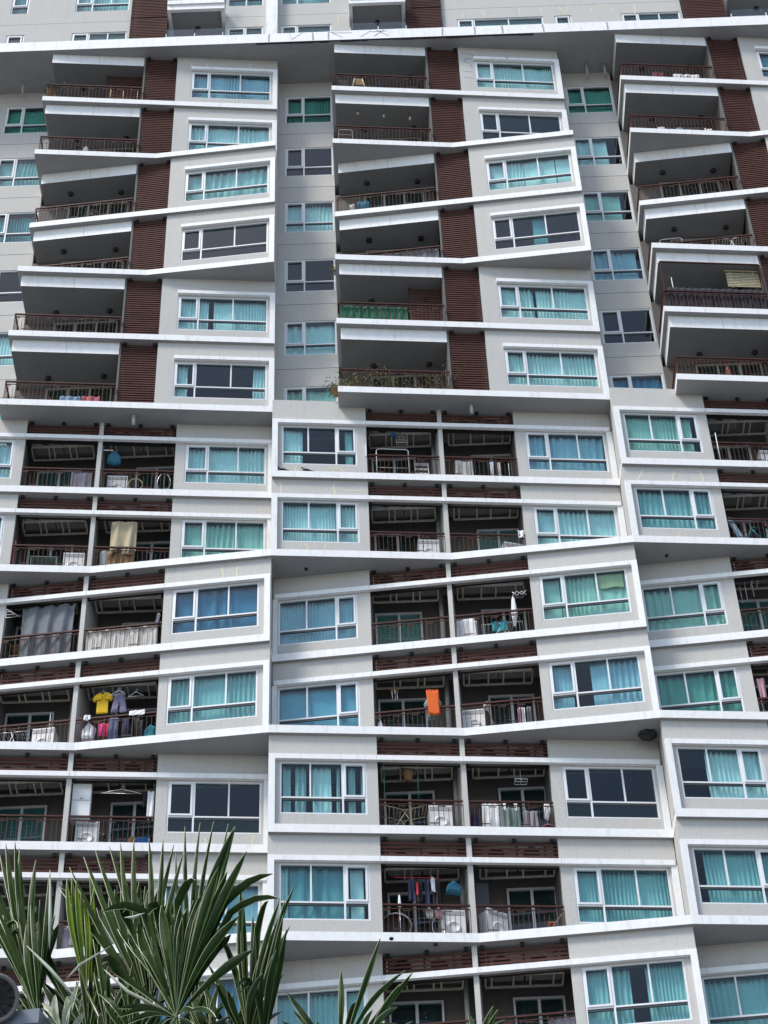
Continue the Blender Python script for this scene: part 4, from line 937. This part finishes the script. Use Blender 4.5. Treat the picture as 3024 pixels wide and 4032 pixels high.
o = thing('deck_chair', 'dark chair at the left end of the topmost middle balcony', 'chair', place(F, .42, .3, .245)); mb = MB(); mb.box(F, .26, .60, .3, .33, .70, 1.05); mb.build('backrest', 'cloth_black', o); mb = MB(); mb.box(F, .26, .60, .331, .62, .62, .66); mb.build('seat', 'cloth_black', o)
for u in (.28, .58): mb = MB(); mb.tube([F(u, .45, .25), F(u, .45, .62)], .012, 6); mb.build('leg', 'black_metal', o)
o = thing('folding_stand', 'white A frame stand behind the railing, topmost middle balcony', 'stand', place(F, .93, .3, .245))
for s in (-1, 1): mb = MB(); mb.tube([F(.93 + s * .26, .28, .26), F(.93 + s * .13, .28, 1.12)], .022, 6); mb.build('leg', 'wood_pale', o)
mb = MB(); mb.box(F, .78, 1.08, .30, .33, .8, 1.16); mb.build('panel', 'cloth_brown', o)
outline('laundry', 'dark purple laundry right of the white stand, topmost middle balcony', 'laundry', F, [(1.3, .55), (1.7, .55), (1.74, .7), (1.64, 1.05), (1.6, .72), (1.34, .68)], .3, 'cloth_navy', .08, hang=False)
F = UF(2, 2)
for i, u in enumerate((.88, 1.74, 2.61)):
    o = thing('hanging_lantern', ('left', 'middle', 'right')[i] + ' one of three small lanterns hanging from the middle balcony ceiling', 'lantern', place(F, u, .8, 2.6)); mb = MB(); mb.tube([F(u, .45, 2.40 - .07 * i), F(u, .45, 2.48)], .004, 4); mb.build('cord', 'black_metal', o)
    mb = MB(); mb.lathe(F(u, .45, 2.27 - .10 * i), [(0, 0), (.03, .0), (.04, .05), (.035, .10 + .03 * i), (.015, .13 + .03 * i), (0, .13 + .03 * i)], 10); mb.build('jar', 'wood_pale', o)
frame_rack('small white frame at the left end, second middle balcony from the top', F, .22, .66, 1.03, .2, m='appliance', r=.010)
F = UF(2, 3)
for u0, u1, z1, m, lab in ((.45, .62, .9, 'cloth_cream', 'cream cloth behind the railing, third middle balcony from the top'), (.70, 1.08, 1.0, 'cloth_netblue', 'dark blue laundry with white edge, third middle balcony from the top'), (1.10, 1.24, .8, 'cloth_black', 'black laundry, third middle balcony from the top')):
    sheet('laundry', lab, 'laundry', F, u0, u1, .3, z1, .28, m, .04, .12, int(u0 * 50))
F = UF(2, 4)
sheet('railing_cover', 'grey plastic sheet tied behind the railing, fourth middle balcony from the top', 'sheet', F, .5, 3.18, .255, 1.06, .16, 'cloth_tarp', .012, .5, 4, wav=.0)
plantpot('yellow green spiky plant on the slab corner beside the recess wall', F, .03, .42, .56, kind='spike', rad=.46, m='plant_yellow')
F = UF(2, 5)
sheet('railing_cover', 'green sheet tied behind the railing, fifth middle balcony from the top', 'sheet', F, .14, 2.14, .255, 1.03, .17, 'cloth_green', .014, .24, 6, wav=.0)
slats(F, 2.25, 3.22, .245, 2.48, .60, .1, name='inner_screen')
F = UF(2, 6)
for i in range(9):
    plantpot('%s of nine leafy plants along the planted middle balcony railing' % ('first', 'second', 'third', 'fourth', 'fifth', 'sixth', 'seventh', 'eighth', 'ninth')[i], F, .22 + .36 * i, .30, .245, rad=.55 + .05 * (i % 3), n=190, seed=40 + i, m='plant_yellow' if i % 3 == 1 else 'plant_green', group='plants along the planted balcony railing')
plantpot('trailing green plant hanging over the left corner of the planted balcony', F, -.02, .45, .35, rad=.5, n=420, seed=60, spread=(.5, .5, .6))
F = UF(3, 1)
sheet('laundry', 'dark red towel behind the railing, topmost right balcony', 'laundry', F, 1.2, 1.62, .5, .95, .3, 'cloth_maroon', .03, .1, 4); sheet('laundry', 'white towels behind the railing, topmost right balcony', 'laundry', F, 1.9, 2.8, .4, .9, .3, 'cloth_white', .03, .3, 6)
F = UF(3, 2)
for u0, u1, m, lab in ((1.0, 1.25, 'cloth_white', 'left white cloth'), (1.3, 1.6, 'cloth_black', 'left black cloth'), (1.62, 1.85, 'cloth_skyblue', 'light blue cloth'), (2.05, 2.35, 'cloth_navy', 'navy cloth'), (2.55, 2.8, 'cloth_white', 'right white cloth')):
    sheet('laundry', lab + ' low behind the railing, second right balcony from the top', 'laundry', F, u0, u1, .3, .78, .3, m, .03, .12, int(u0 * 40), group='laundry on the second right balcony')
F = UF(3, 4)
drying_rack('white winged drying rack standing above the railing, fourth right balcony', F, 2.08, 3.10, .26, 1.16, m='appliance')
frame_rack('thin white frame rack at the left of the fourth right balcony', F, .42, 1.10, 1.42, .2, m='appliance', r=.008)
F = UF(3, 5)
sheet('railing_net', 'black netting tied behind the railing, fifth right balcony', 'net', F, .16, 3.18, .255, 1.34, .17, 'cloth_netblack', .012, .6, 4, wav=.0)
o = thing('wooden_blind', 'pale slatted blind hanging under the ceiling, fifth right balcony', 'blind', place(F, 2.7, .34, 1.95)); mb = MB()
for q in range(9): mb.box(F, 2.2, 3.2, .34, .36, 1.68 + .075 * q, 1.72 + .075 * q)
for q in (2.35, 3.05): mb.box(F, q - .015, q + .015, .361, .375, 1.66, 2.48)
mb.build('slats', 'wood_pale', o); mb = MB(); mb.box(F, 2.18, 3.22, .33, .37, 2.40, 2.44); mb.build('head_rail', 'wood_pale', o)
o = thing('steel_frame', 'brown steel post frame above the netting, fifth right balcony', 'frame'  , place(F, .2, .12, .245))
for u in (.17, 3.20): mb = MB(); mb.box(F, u - .02, u + .02, .12, .16, 1.101, 2.48); mb.build('post', 'rail_brown', o)
mb = MB(); mb.box(F, .17, 3.20, .12, .16, 2.481, 2.52); mb.build('top_bar', 'rail_brown', o)
pole('white stick with black knob at the left of the fifth right balcony', F, .49, .3, 1.2, 1.95, name='clothes_pole', head=False)
F = UF(3, 6)
outline('laundry', 'rust coloured bundle behind the railing of the lowest right balcony', 'laundry', F, [(1.5, .45), (1.7, .45), (1.7, .8), (1.62, .95), (1.55, .8)], .3, 'terracotta', .1, hang=False)

# pigeons
def bird(label, p, s=1.0, face=1, name='pigeon'):
    o = thing(name, label, 'bird', tuple(p), 'birds perched on the slabs'); c = Vector(p)
    sec = [(-.20, .035, .012, .008), (-.12, .045, .03, .018), (-.05, .07, .048, .045), (.02, .09, .055, .056), (.07, .115, .048, .05), (.10, .15, .03, .034), (.115, .18, .024, .026), (.13, .20, .026, .026), (.150, .205, .020, .020), (.168, .20, .008, .008)]
    mb = MB(); n = 10; vs = []; fs = []
    for (x, z, w, h) in sec:
        for k in range(n): a = 2 * math.pi * k / n; vs.append(c + Vector((face * x * s, w * math.cos(a) * s, (z + h * math.sin(a)) * s)))
    for i in range(len(sec) - 1):
        for k in range(n): fs.append((i * n + k, i * n + (k + 1) % n, (i + 1) * n + (k + 1) % n, (i + 1) * n + k))
    fs += [tuple(range(n)), tuple(range((len(sec) - 1) * n, len(sec) * n))]; mb.add(vs, fs, 0, True); mb.build('body', 'bird', o)
    mb = MB(); x = face * .168 * s; mb.tube([c + Vector((x, 0, .2 * s)), c + Vector((x + face * .025 * s, 0, .194 * s))], [.006 * s, .001], 5); mb.build('beak', 'ac_grey', o)
    for q in (-1, 1): mb = MB(); mb.tube([c + Vector((face * .02 * s, q * .02 * s, 0)), c + Vector((face * .02 * s, q * .02 * s, .06 * s))], .005 * s, 5); mb.build('leg', 'terracotta', o)
F = LF(2, 7)
bird('dark pigeon on the ledge below the window, left one of the two', F(.30, .05, .245), .95, -1)
bird('dark pigeon on the ledge below the window, right one of the two', F(.96, .05, .245), .95, -1)
bird('small dark bird on the long white slab edge near the top right', (9.15, 40.94, ZH + .532), .7, 1, 'small_bird')
# wasp nest and pipes
c = Vector((6.50, 41.75, zs(10) - .0)); o = thing('wasp_nest', 'dark nest stuck under the slab corner at the right', 'nest', tuple(c)); mb = MB(); rnd = random.Random(3)
n = 14; vs = []; fs = []
prof = [(.13, 0), (.17, -.05), (.16, -.11), (.12, -.18), (.06, -.22), (0.01, -.24)]
for r, h in prof:
    for k in range(n): a = 2 * math.pi * k / n; q = r * (1 + .25 * rnd.uniform(-1, 1)); vs.append(c + Vector((q * 1.3 * math.cos(a), q * math.sin(a), h)))
for i in range(len(prof) - 1):
    for k in range(n): fs.append((i * n + k, i * n + (k + 1) % n, (i + 1) * n + (k + 1) % n, (i + 1) * n + k))
fs.append(tuple(range(n))[::-1]); mb.add(vs, fs, 0, False); mb.build('comb', 'black_metal', o)
mb = MB(); mb.tube([c + Vector((-.18, 0, -.05)), c + Vector((-.25, .02, -.08))], [.04, .02], 6); mb.build('entrance', 'black_metal', o)
for i, (x, y) in enumerate(((7.85, 42.2), (8.46, 42.2), (-11.6, 42.1))):
    mb = MB(); mb.tube([(x, y, ZH), (x, y, ZH - .45), (x + .02, y + .25, ZH - .55)], .035, 10); mb.build('scupper_pipe', 'pipe', building)
for x, y, z in ((-6.77, 41.45, zs(6)), (2.83, 41.5, zs(6))):
    mb = MB(); mb.tube([(x, y, z), (x, y, z - .32), (x, y + .06, z - .36)], .05, 10); mb.build('scupper_pipe', 'pipe', building)
for x, y, n_ in ((-1.9, 41.75, 8), (7.7, 41.75, 8), (1.0, 41.6, 12), (-.0, 41.3, 12)):
    mb = MB(); mb.lathe((x, y, zs(n_)), [(.05, 0), (.05, -.03), (.03, -.04), (0, -.04)], 12); mb.build('soffit_light', 'black_metal', building)
# repaired cracks: filler strips of their own shape on the walls and on the slab edge
def strip(pts, w, m, name, G):
    mb = MB(); L = len(pts)
    for i in range(L - 1):
        (a, z0), (c_, z1) = pts[i], pts[i + 1]; d = Vector((c_ - a, z1 - z0)); d = d.normalized() if d.length else Vector((1, 0)); nx, nz = -d.y * w, d.x * w
        mb.hexa([G(a - nx, 0, z0 - nz), G(c_ - nx, 0, z1 - nz), G(c_ - nx, .003, z1 - nz), G(a - nx, .003, z0 - nz), G(a + nx, 0, z0 + nz), G(c_ + nx, 0, z1 + nz), G(c_ + nx, .003, z1 + nz), G(a + nx, .003, z0 + nz)])
    mb.build(name, m, building)
def onwall(F, b=.0965): return lambda u, bb, z: F(u, b + bb, z)
def squig(u, z0, z1, amp, seed, lean=0):
    r = random.Random(seed); n = 6; return [(u + lean * i / n + r.uniform(-amp, amp), z0 + (z1 - z0) * i / n) for i in range(n + 1)]
for F_, L_ in ((UF(1, 1), [(5.0, 2.36, 2.86, -.35), (5.35, 2.36, 2.72, .05), (6.8, 2.36, 2.75, .05), (6.6, .25, .5, .0)]), (LF(2, 8), [(.25, 2.40, 2.92, .0), (1.75, 2.40, 2.9, -.05), (1.0, .26, .55, -.1), (1.45, .26, .55, .0)]),
               (LF(3, 8), [(.35, 2.38, 2.9, .25), (1.35, 2.38, 2.85, .1), (2.2, 2.38, 2.9, -.05), (1.3, .26, .5, 0)]), (LF(2, 7), [(.65, .26, .5, 0), (1.7, .26, .5, .05)]),
               (LF(1, 9), [(8.35, 2.38, 2.8, .0), (8.75, 2.40, 2.8, -.02)]), (LF(1, 11), [(8.1, .26, .5, .0), (9.2, .26, .55, .05)])):
    for i, (u, z0, z1, le) in enumerate(L_): strip(squig(u, z0, z1, .025, i + 3, le), .022, 'crack_yellow', 'crack_filler', onwall(F_))
strip([(1.85, 2.64), (2.3, 2.60), (2.45, 2.62)], .02, 'crack_yellow', 'crack_filler', onwall(LF(2, 8)))
strip([(1.5, .44), (1.9, .47), (2.0, .3)], .018, 'crack_yellow', 'crack_filler', onwall(LF(2, 7)))
F_ = UF(2, 1)
for pts in ([(4.5, 2.62), (4.85, 2.60), (4.9, 2.35), (4.6, 2.3)], [(4.6, 2.3), (4.55, 2.15), (4.75, 2.0), (4.8, 1.75)], [(4.5, 1.55), (4.8, 1.52)], [(4.5, 1.2), (4.8, 1.15)]): strip(pts, .02, 'crack_grey', 'crack_filler', onwall(F_))
strip([(6.0, 2.25), (6.02, 2.35)], .03, 'crack_grey', 'crack_filler', onwall(F_, -.0035)); strip([(7.6, 2.4), (7.62, 2.75)], .02, 'crack_grey', 'crack_filler', onwall(F_))
E0 = lambda u, b, z: Vector((u, 40.857 + b, ZH + z))
rnd = random.Random(11)
for x, k in ((-3.05, 0), (-2.25, 1), (-1.55, 0), (-1.0, 0), (-.55, 2), (.1, 1), (.55, 1), (1.05, 2), (2.9, 0), (4.0, 0), (4.95, 0), (6.35, 0), (8.55, 0)):
    le = (0, .35, -.4)[k]; strip(squig(x, .03 + .1 * (k > 0), .50, .02, int(x * 10) + 40, le), .026 if k == 0 else .018, 'crack_grey', 'slab_crack', E0)
strip([(-.9, .44), (-.2, .40)], .02, 'crack_grey', 'slab_crack', E0); strip([(.45, .42), (1.0, .44)], .02, 'crack_grey', 'slab_crack', E0)
mb = MB(); x = -3.5
while x < 5.9:
    d = rnd.uniform(.25, .5); w0 = rnd.uniform(.02, .06); mb.box(IDF, x, min(x + d + .02, 6.0), 40.875, 40.875 + w0 + .03, ZH - .006, ZH - .001); x += d
mb.build('soffit_sealant', 'sealant_black', building)
TW = lambda u, b, z: Vector((u, 41.697 + b, ZH + z))
for x, le, z0, z1 in ((3.7, .05, 2.45, 2.85), (4.5, -.08, 2.42, 2.9), (5.7, .06, 2.45, 2.9), (6.5, -.03, 2.45, 2.9), (7.3, -.15, 2.45, 2.9), (7.35, .1, 2.5, 2.9), (8.2, .15, 2.4, 2.85), (9.05, -.12, 2.4, 2.9), (9.8, -.02, 2.3, 2.9), (-.7, 0, 2.3, 2.8)):
    strip(squig(x, z0, z1, .03, int(x * 7) + 99, le), .022, 'crack_yellow', 'crack_filler', TW)
strip([(8.35, 2.85), (8.8, 2.88), (9.1, 2.8)], .02, 'crack_yellow', 'crack_filler', TW)

# ------------------------------------------------------------------ palm in front, with street lamp
PC = Vector((-1.55, 11.35, 0))
PD = 11.25
def PP(zx, zy, d=0.0):
    """metres in the palm's own upright plane: zx, zy grid units of 1/989 m from the reference corner, d depth"""
    k = 1 + d / PD
    return Vector(((-2.5 + .000122 * zy + zx * (.00109 - 6.9e-8 * zy)) * k, PD * k, 1.6 + (8.547 - .001352 * zy + 8.3e-8 * zy * zy - .00005 * zx) * k))
palm = thing('fan_palm', 'tall green fan palm with spiky folded leaves at the bottom left', 'palm', (PC.x, PC.y, 0))
def frond(hub, tips, d, tilt=0.0, w=.040, m='leaf', free=.45, seed=1, ws=.70, kinks=None, hubw=.004):
    rnd = random.Random(seed); mb = MB(); H = PP(*hub, d); w = w * ws
    for i, tp in enumerate(tips):
        tx, ty = tp[0], tp[1]; kink = tp[2] if len(tp) > 2 else None
        Tt = PP(tx, ty, d + tilt + rnd.uniform(-.05, .05))
        pts = []
        N = 9; sag = rnd.uniform(-.03, .03); back = rnd.uniform(.02, .10)
        if kink:
            K = PP(kink[0], kink[1], d + tilt * .7)
            for k in range(6): pts.append(H.lerp(K, k / 5))
            for k in range(1, 5): q = k / 4; pts.append(K.lerp(Tt, q) + Vector((0, -.05 * q, .05 * math.sin(q * 3.14))))
        else:
            perp = Vector(((Tt - H).z, 0, -(Tt - H).x)).normalized()
            for k in range(N + 1): q = k / N; pts.append(H.lerp(Tt, q) + perp * sag * math.sin(q * math.pi) + Vector((0, -back * math.sin(q * math.pi), 0)))
        L = (Tt - H).length; n = len(pts); vs = []; fs = []; rib = []
        ang = rnd.uniform(-.5, .5)
        for k, p in enumerate(pts):
            q = k / (n - 1); dr = (pts[min(k + 1, n - 1)] - pts[max(k - 1, 0)]).normalized()
            sd_ = Vector((dr.z, ang * .6, -dr.x)).normalized()
            ww = hubw + (w - hubw) * min(1, q / free) if q < free else w * (1 - ((q - free) / (1 - free)) ** 2.6) + .0025
            ww = max(ww, .0025)
            vdep = Vector((0, .75 * ww, 0))
            vs += [p - sd_ * ww * .5, p + vdep, p + sd_ * ww * .5]
        for k in range(n - 1):
            a = 3 * k; fs += [(a, a + 1, a + 4, a + 3), (a + 1, a + 2, a + 5, a + 4)]
        mb.add(vs, fs, 0, False)
        # pale rib along the fold
        rv = []; rf = []
        for k, p in enumerate(pts):
            dr = (pts[min(k + 1, n - 1)] - pts[max(k - 1, 0)]).normalized(); e = Vector((dr.z, 0, -dr.x)) * .0016
            c0 = Vector(vs[3 * k]) + Vector((0, -.002, 0)); rv += [c0 - e, c0 + e]
        for k in range(n - 1): rf.append((2 * k, 2 * k + 1, 2 * k + 3, 2 * k + 2))
        mb.add(rv, rf, 1, False)
    o = mb.build('frond', [m, 'leaf_rib'], palm)
    # leaf stalk
    s = MB(); b0 = Vector((PC.x, PC.y, 8.0)); s.tube([b0, b0.lerp(H, .5) + Vector((0, 0, .12)), H], [.022, .016, .010], 7); s.build('leaf_stalk', 'leaf', palm)
    return o
# front leaf
frond((1045, 1160), [(610, 870, (690, 880)), (735, 572, (745, 560)), (615, 570, (860, 540)), (820, 600), (885, 585, (935, 525)), (960, 500), (1000, 480), (1035, 560), (1075, 500), (1130, 600), (1150, 470), (1230, 420), (1350, 300), (700, 640), (1420, 560), (1165, 380, (1060, 480)), (1110, 520), (1190, 440), (1300, 270), (1395, 35), (1465, 180), (1622, 342, (1330, 490)), (1665, 485, (1370, 540)), (1500, 760)], -.35, .05, .062, 'leaf', .62, 1, ws=.95)
frond((1050, 1165), [(700, 1110), (715, 1160), (760, 1200), (880, 1290), (1180, 1270), (1280, 1160), (1145, 1110), (1000, 1330), (1100, 1350)], -.45, -.25, .05, 'leaf', .5, 2)
frond((1046, 1162), [(760 + 34 * i, 700 - 190 * math.sin(math.pi * (i + 1) / 20) + 20 * (i % 3)) for i in range(19)], -.30, .05, .07, 'leaf', .80, 51, ws=.8)
frond((892, 1125), [(540 + 36 * i, 560 - 200 * math.sin(math.pi * (i + 1) / 18) + 25 * (i % 2)) for i in range(15)], .04, .12, .06, 'leaf', .8, 52, ws=.6)
frond((218, 1135), [(-60 + 34 * i, 640 - 120 * math.sin(math.pi * (i + 1) / 14) + 25 * (i % 2)) for i in range(13)], .08, .1, .06, 'leaf', .8, 53, ws=.7)
# middle leaf behind
frond((890, 1120), [(350, 395), (415, 275), (500, 215), (570, 180), (650, 150), (717, 130), (797, 112), (887, 105), (970, 110), (1035, 140), (1090, 190)], .0, .15, .052, 'leaf', .35, 3)
frond((1140, 1100), [(1045, 190), (1100, 35), (1190, 12), (1270, 6), (1356, 20), (1398, 38), (1440, 250), (1210, 340), (1160, 260)], .15, .2, .040, 'leaf', .30, 4)
# left leaf
frond((215, 1130), [(-120, 250), (-60, 330), (0, 200), (35, 135), (90, 125), (118, 160), (60, 350), (215, 235), (300, 290), (240, 470), (330, 560)], .05, .1, .056, 'leaf', .45, 5)
frond((230, 1180), [(-200, 380), (-110, 430), (-30, 500), (20, 560), (115, 665, (40, 640)), (125, 720, (60, 700)), (185, 500), (160, 620)], -.10, .1, .05, 'leaf', .5, 6)
# young bright leaf
frond((515, 1010), [(400, 345), (428, 335), (455, 350), (480, 420), (500, 470)], .02, .05, .046, 'leaf_young', .5, 7)
frond((560, 1230), [(535, 320), (560, 400), (610, 520), (545, 560)], .22, .1, .045, 'leaf_young', .5, 8)
# right leaf
frond((1480, 1290), [(1240, 850), (1300, 720, (1400, 900)), (1405, 690), (1440, 440), (1432, 380), (1500, 560), (1595, 500, (1530, 640)), (1662, 460), (1690, 470), (1745, 390), (1720, 620), (1600, 690)], .1, .1, .056, 'leaf', .45, 9)
frond((1470, 1320), [(1405, 1025, (1490, 960)), (1430, 1050, (1505, 985)), (1280, 960), (1560, 900), (1350, 1000)], -.15, -.1, .05, 'leaf', .5, 10)
# low tangle
frond((520, 1300), [(170, 740), (350, 400, (560, 650)), (250, 950), (320, 1000), (400, 1010), (180, 500), (500, 1010), (440, 640), (640, 830)], .12, .1, .05, 'leaf', .4, 11)
frond((640, 1330), [(640, 860), (590, 1150), (730, 980), (775, 960), (560, 900), (840, 1050), (555, 700), (690, 1000), (900, 1150)], -.05, .05, .05, 'leaf', .45, 12)
frond((800, 1320), [(615, 880, (700, 850)), (790, 840), (870, 960), (1000, 1050), (610, 1060), (580, 1020), (960, 1100)], -.22, .0, .045, 'leaf', .45, 13)
frond((380, 1330), [(290, 1120), (330, 1030), (400, 1040), (450, 1060), (250, 1080), (500, 1130), (470, 950)], -.15, .0, .05, 'leaf_dry', .5, 14)
frond((1250, 1340), [(1130, 1030), (1150, 960), (1200, 940), (1300, 960), (1240, 1020), (1110, 1120), (1340, 1080)], .05, .1, .05, 'leaf', .45, 15)
frond((1560, 1350), [(1680, 560), (1700, 640), (1640, 760), (1560, 900), (1490, 940)], .0, -.1, .052, 'leaf', .5, 16)
for k in range(7):
    hx = 330 + 190 * k; r_ = random.Random(100 + k)
    frond((hx, 1420), [(hx + r_.uniform(-330, 330), r_.uniform(880, 1180)) for _ in range(11)], .30 + .05 * k, .1, .05, 'leaf', .5, 40 + k)
# long dry strands
mb = MB()
for a, k, c_ in (((160, 740), (300, 880), (495, 1100)), ((740, 572), (800, 570), (862, 545)), ((400, 930), (480, 850), (660, 740)), ((620, 880), (760, 1010), (980, 1120)), ((300, 300), (300, 560), (295, 760))):
    A, K, C_ = PP(*a, -.40), PP(*k, -.42), PP(*c_, -.36)
    pts = [A.lerp(K, q / 4) for q in range(5)] + [K.lerp(C_, q / 4) for q in range(1, 5)]
    mb.tube(pts, [.002, .005, .008, .010, .011, .010, .008, .005, .002], 4)
mb.build('dry_strands', 'leaf_dry', palm)['kind'] = 'stuff'
mb = MB(); pts = []; rs = []
for i in range(28): z = 8.0 * i / 27; pts.append((PC.x + .10 * math.sin(z * .5), PC.y, z)); rs.append((.17 if i else .24) * (1 + .08 * (i % 2)) - .004 * z)
mb.tube(pts, rs, 14); mb.build('trunk', 'bark', palm)
# second palm at the bottom centre
PC2 = PC
palm1 = palm
palm2 = thing('fan_palm', 'smaller fan palm showing only leaf tips at the bottom centre', 'palm', (-.35, 11.6, 0)); palm = palm2; PC = Vector((-.35, 11.6, 0))
dx = 1508
frond((dx + 500, 1420), [(dx + 512, 880), (dx + 745, 690), (dx + 620, 1100, (dx + 560, 1180)), (dx + 195, 1010), (dx + 230, 1120), (dx + 160, 1180), (dx + 890, 880), (dx + 935, 890), (dx + 845, 1095), (dx + 370, 1180), (dx + 840, 1190)], .1, .1, .058, 'leaf', .5, 21, ws=.6)
frond((dx + 640, 1420), [(dx + 860, 960), (dx + 700, 1110), (dx + 835, 1090), (dx + 930, 1180)], -.1, .1, .055, 'leaf', .5, 22, ws=.6)
frond((dx + 1280, 1480), [(dx + 1258, 1122), (dx + 1410, 1085), (dx + 1437, 1105), (dx + 1475, 1165), (dx + 1530, 1260), (dx + 1150, 1260)], .2, .1, .050, 'leaf', .5, 23, ws=.55)
mb = MB(); pts = []; rs = []
for i in range(26): z = 7.9 * i / 25; pts.append((PC.x, PC.y, z)); rs.append((.15 if i else .2) * (1 + .08 * (i % 2)))
mb.tube(pts, rs, 14); mb.build('trunk', 'bark', palm)
# street lamp: round floodlight head on a bracket
LC = Vector((-2.31, 10.8, 8.53)); lamp = thing('street_lamp', 'round grey floodlight with glass grid on a pole at the bottom left corner', 'street lamp', (-2.75, 11.0, 0))
ax = Vector((.25, -.80, -.50)).normalized(); e1 = Vector((1, 0, 0)); e1 = (e1 - ax * e1.dot(ax)).normalized(); e2 = ax.cross(e1)
def disc(mb, prof, n=28, mi=0):
    vs = []; fs = []
    for r, h in prof:
        for k in range(n): a = 2 * math.pi * k / n; vs.append(LC + (e1 * r * math.cos(a) + e2 * r * math.sin(a) + ax * h) * .72)
    for i in range(len(prof) - 1):
        for k in range(n): fs.append((i * n + k, i * n + (k + 1) % n, (i + 1) * n + (k + 1) % n, (i + 1) * n + k))
    mb.add(vs, fs, mi, True)
mb = MB(); disc(mb, [(.185, -.05), (.20, -.03), (.20, .02), (.185, .03), (.165, .02), (.165, -.03)]); mb.build('lamp_ring', 'lamp_ring', lamp)
mb = MB(); disc(mb, [(.184, -.052), (.16, -.14), (.05, -.20), (.001, -.20)]); mb.build('housing', 'lamp_metal', lamp)
mb = MB(); disc(mb, [(.164, -.032), (.08, -.045), (.001, -.05)]); mb.build('reflector', 'dark_grey_and_shade', lamp)
mb = MB()
for q in (.045, .085, .125): disc(mb, [(q, -.022), (q + .006, -.018), (q + .006, -.03)], 20)
for k in range(14):
    a = 2 * math.pi * k / 14; d = e1 * math.cos(a) + e2 * math.sin(a); mb.tube([LC + d * .02 - ax * .017, LC + d * .127 - ax * .017], .0035, 4)
mb.build('glass_grid', 'black_metal', lamp)
mb = MB(); G = lambda u, b, z: Vector((-2.16 + u + b * .25, 10.9 + b, 8.40 + z)); mb.hexa([G(-.75, 0, -.02), G(.10, 0, .02), G(.10, .22, .02), G(-.75, .22, -.02), G(-.75, 0, .05), G(.10, 0, .115), G(.10, .22, .115), G(-.75, .22, .05)]); mb.build('ballast_box', 'lamp_metal', lamp)
mb = MB(); mb.tube([LC - ax * .19, Vector((-2.62, 11.0, 8.38))], .025, 8); mb.build('bracket', 'lamp_metal', lamp)
mb = MB(); mb.tube([(-2.75, 11.0, 0), (-2.75, 11.0, 4), (-2.75, 11.0, 8.31)], [.09, .07, .05], 12); mb.build('pole', 'lamp_metal', lamp)
# ------------------------------------------------------------------ ground
mb = MB(); mb.add([(-900, -900, 0), (900, -900, 0), (900, 900, 0), (-900, 900, 0)], [(0, 1, 2, 3)]); g = mb.build('ground', 'paving'); g['kind'] = 'structure'
mb = MB(); mb.add([(-900, 18, .004), (900, 18, .004), (900, 27, .004), (-900, 27, .004)], [(0, 1, 2, 3)]); g = mb.build('road', 'asphalt'); g['kind'] = 'structure'
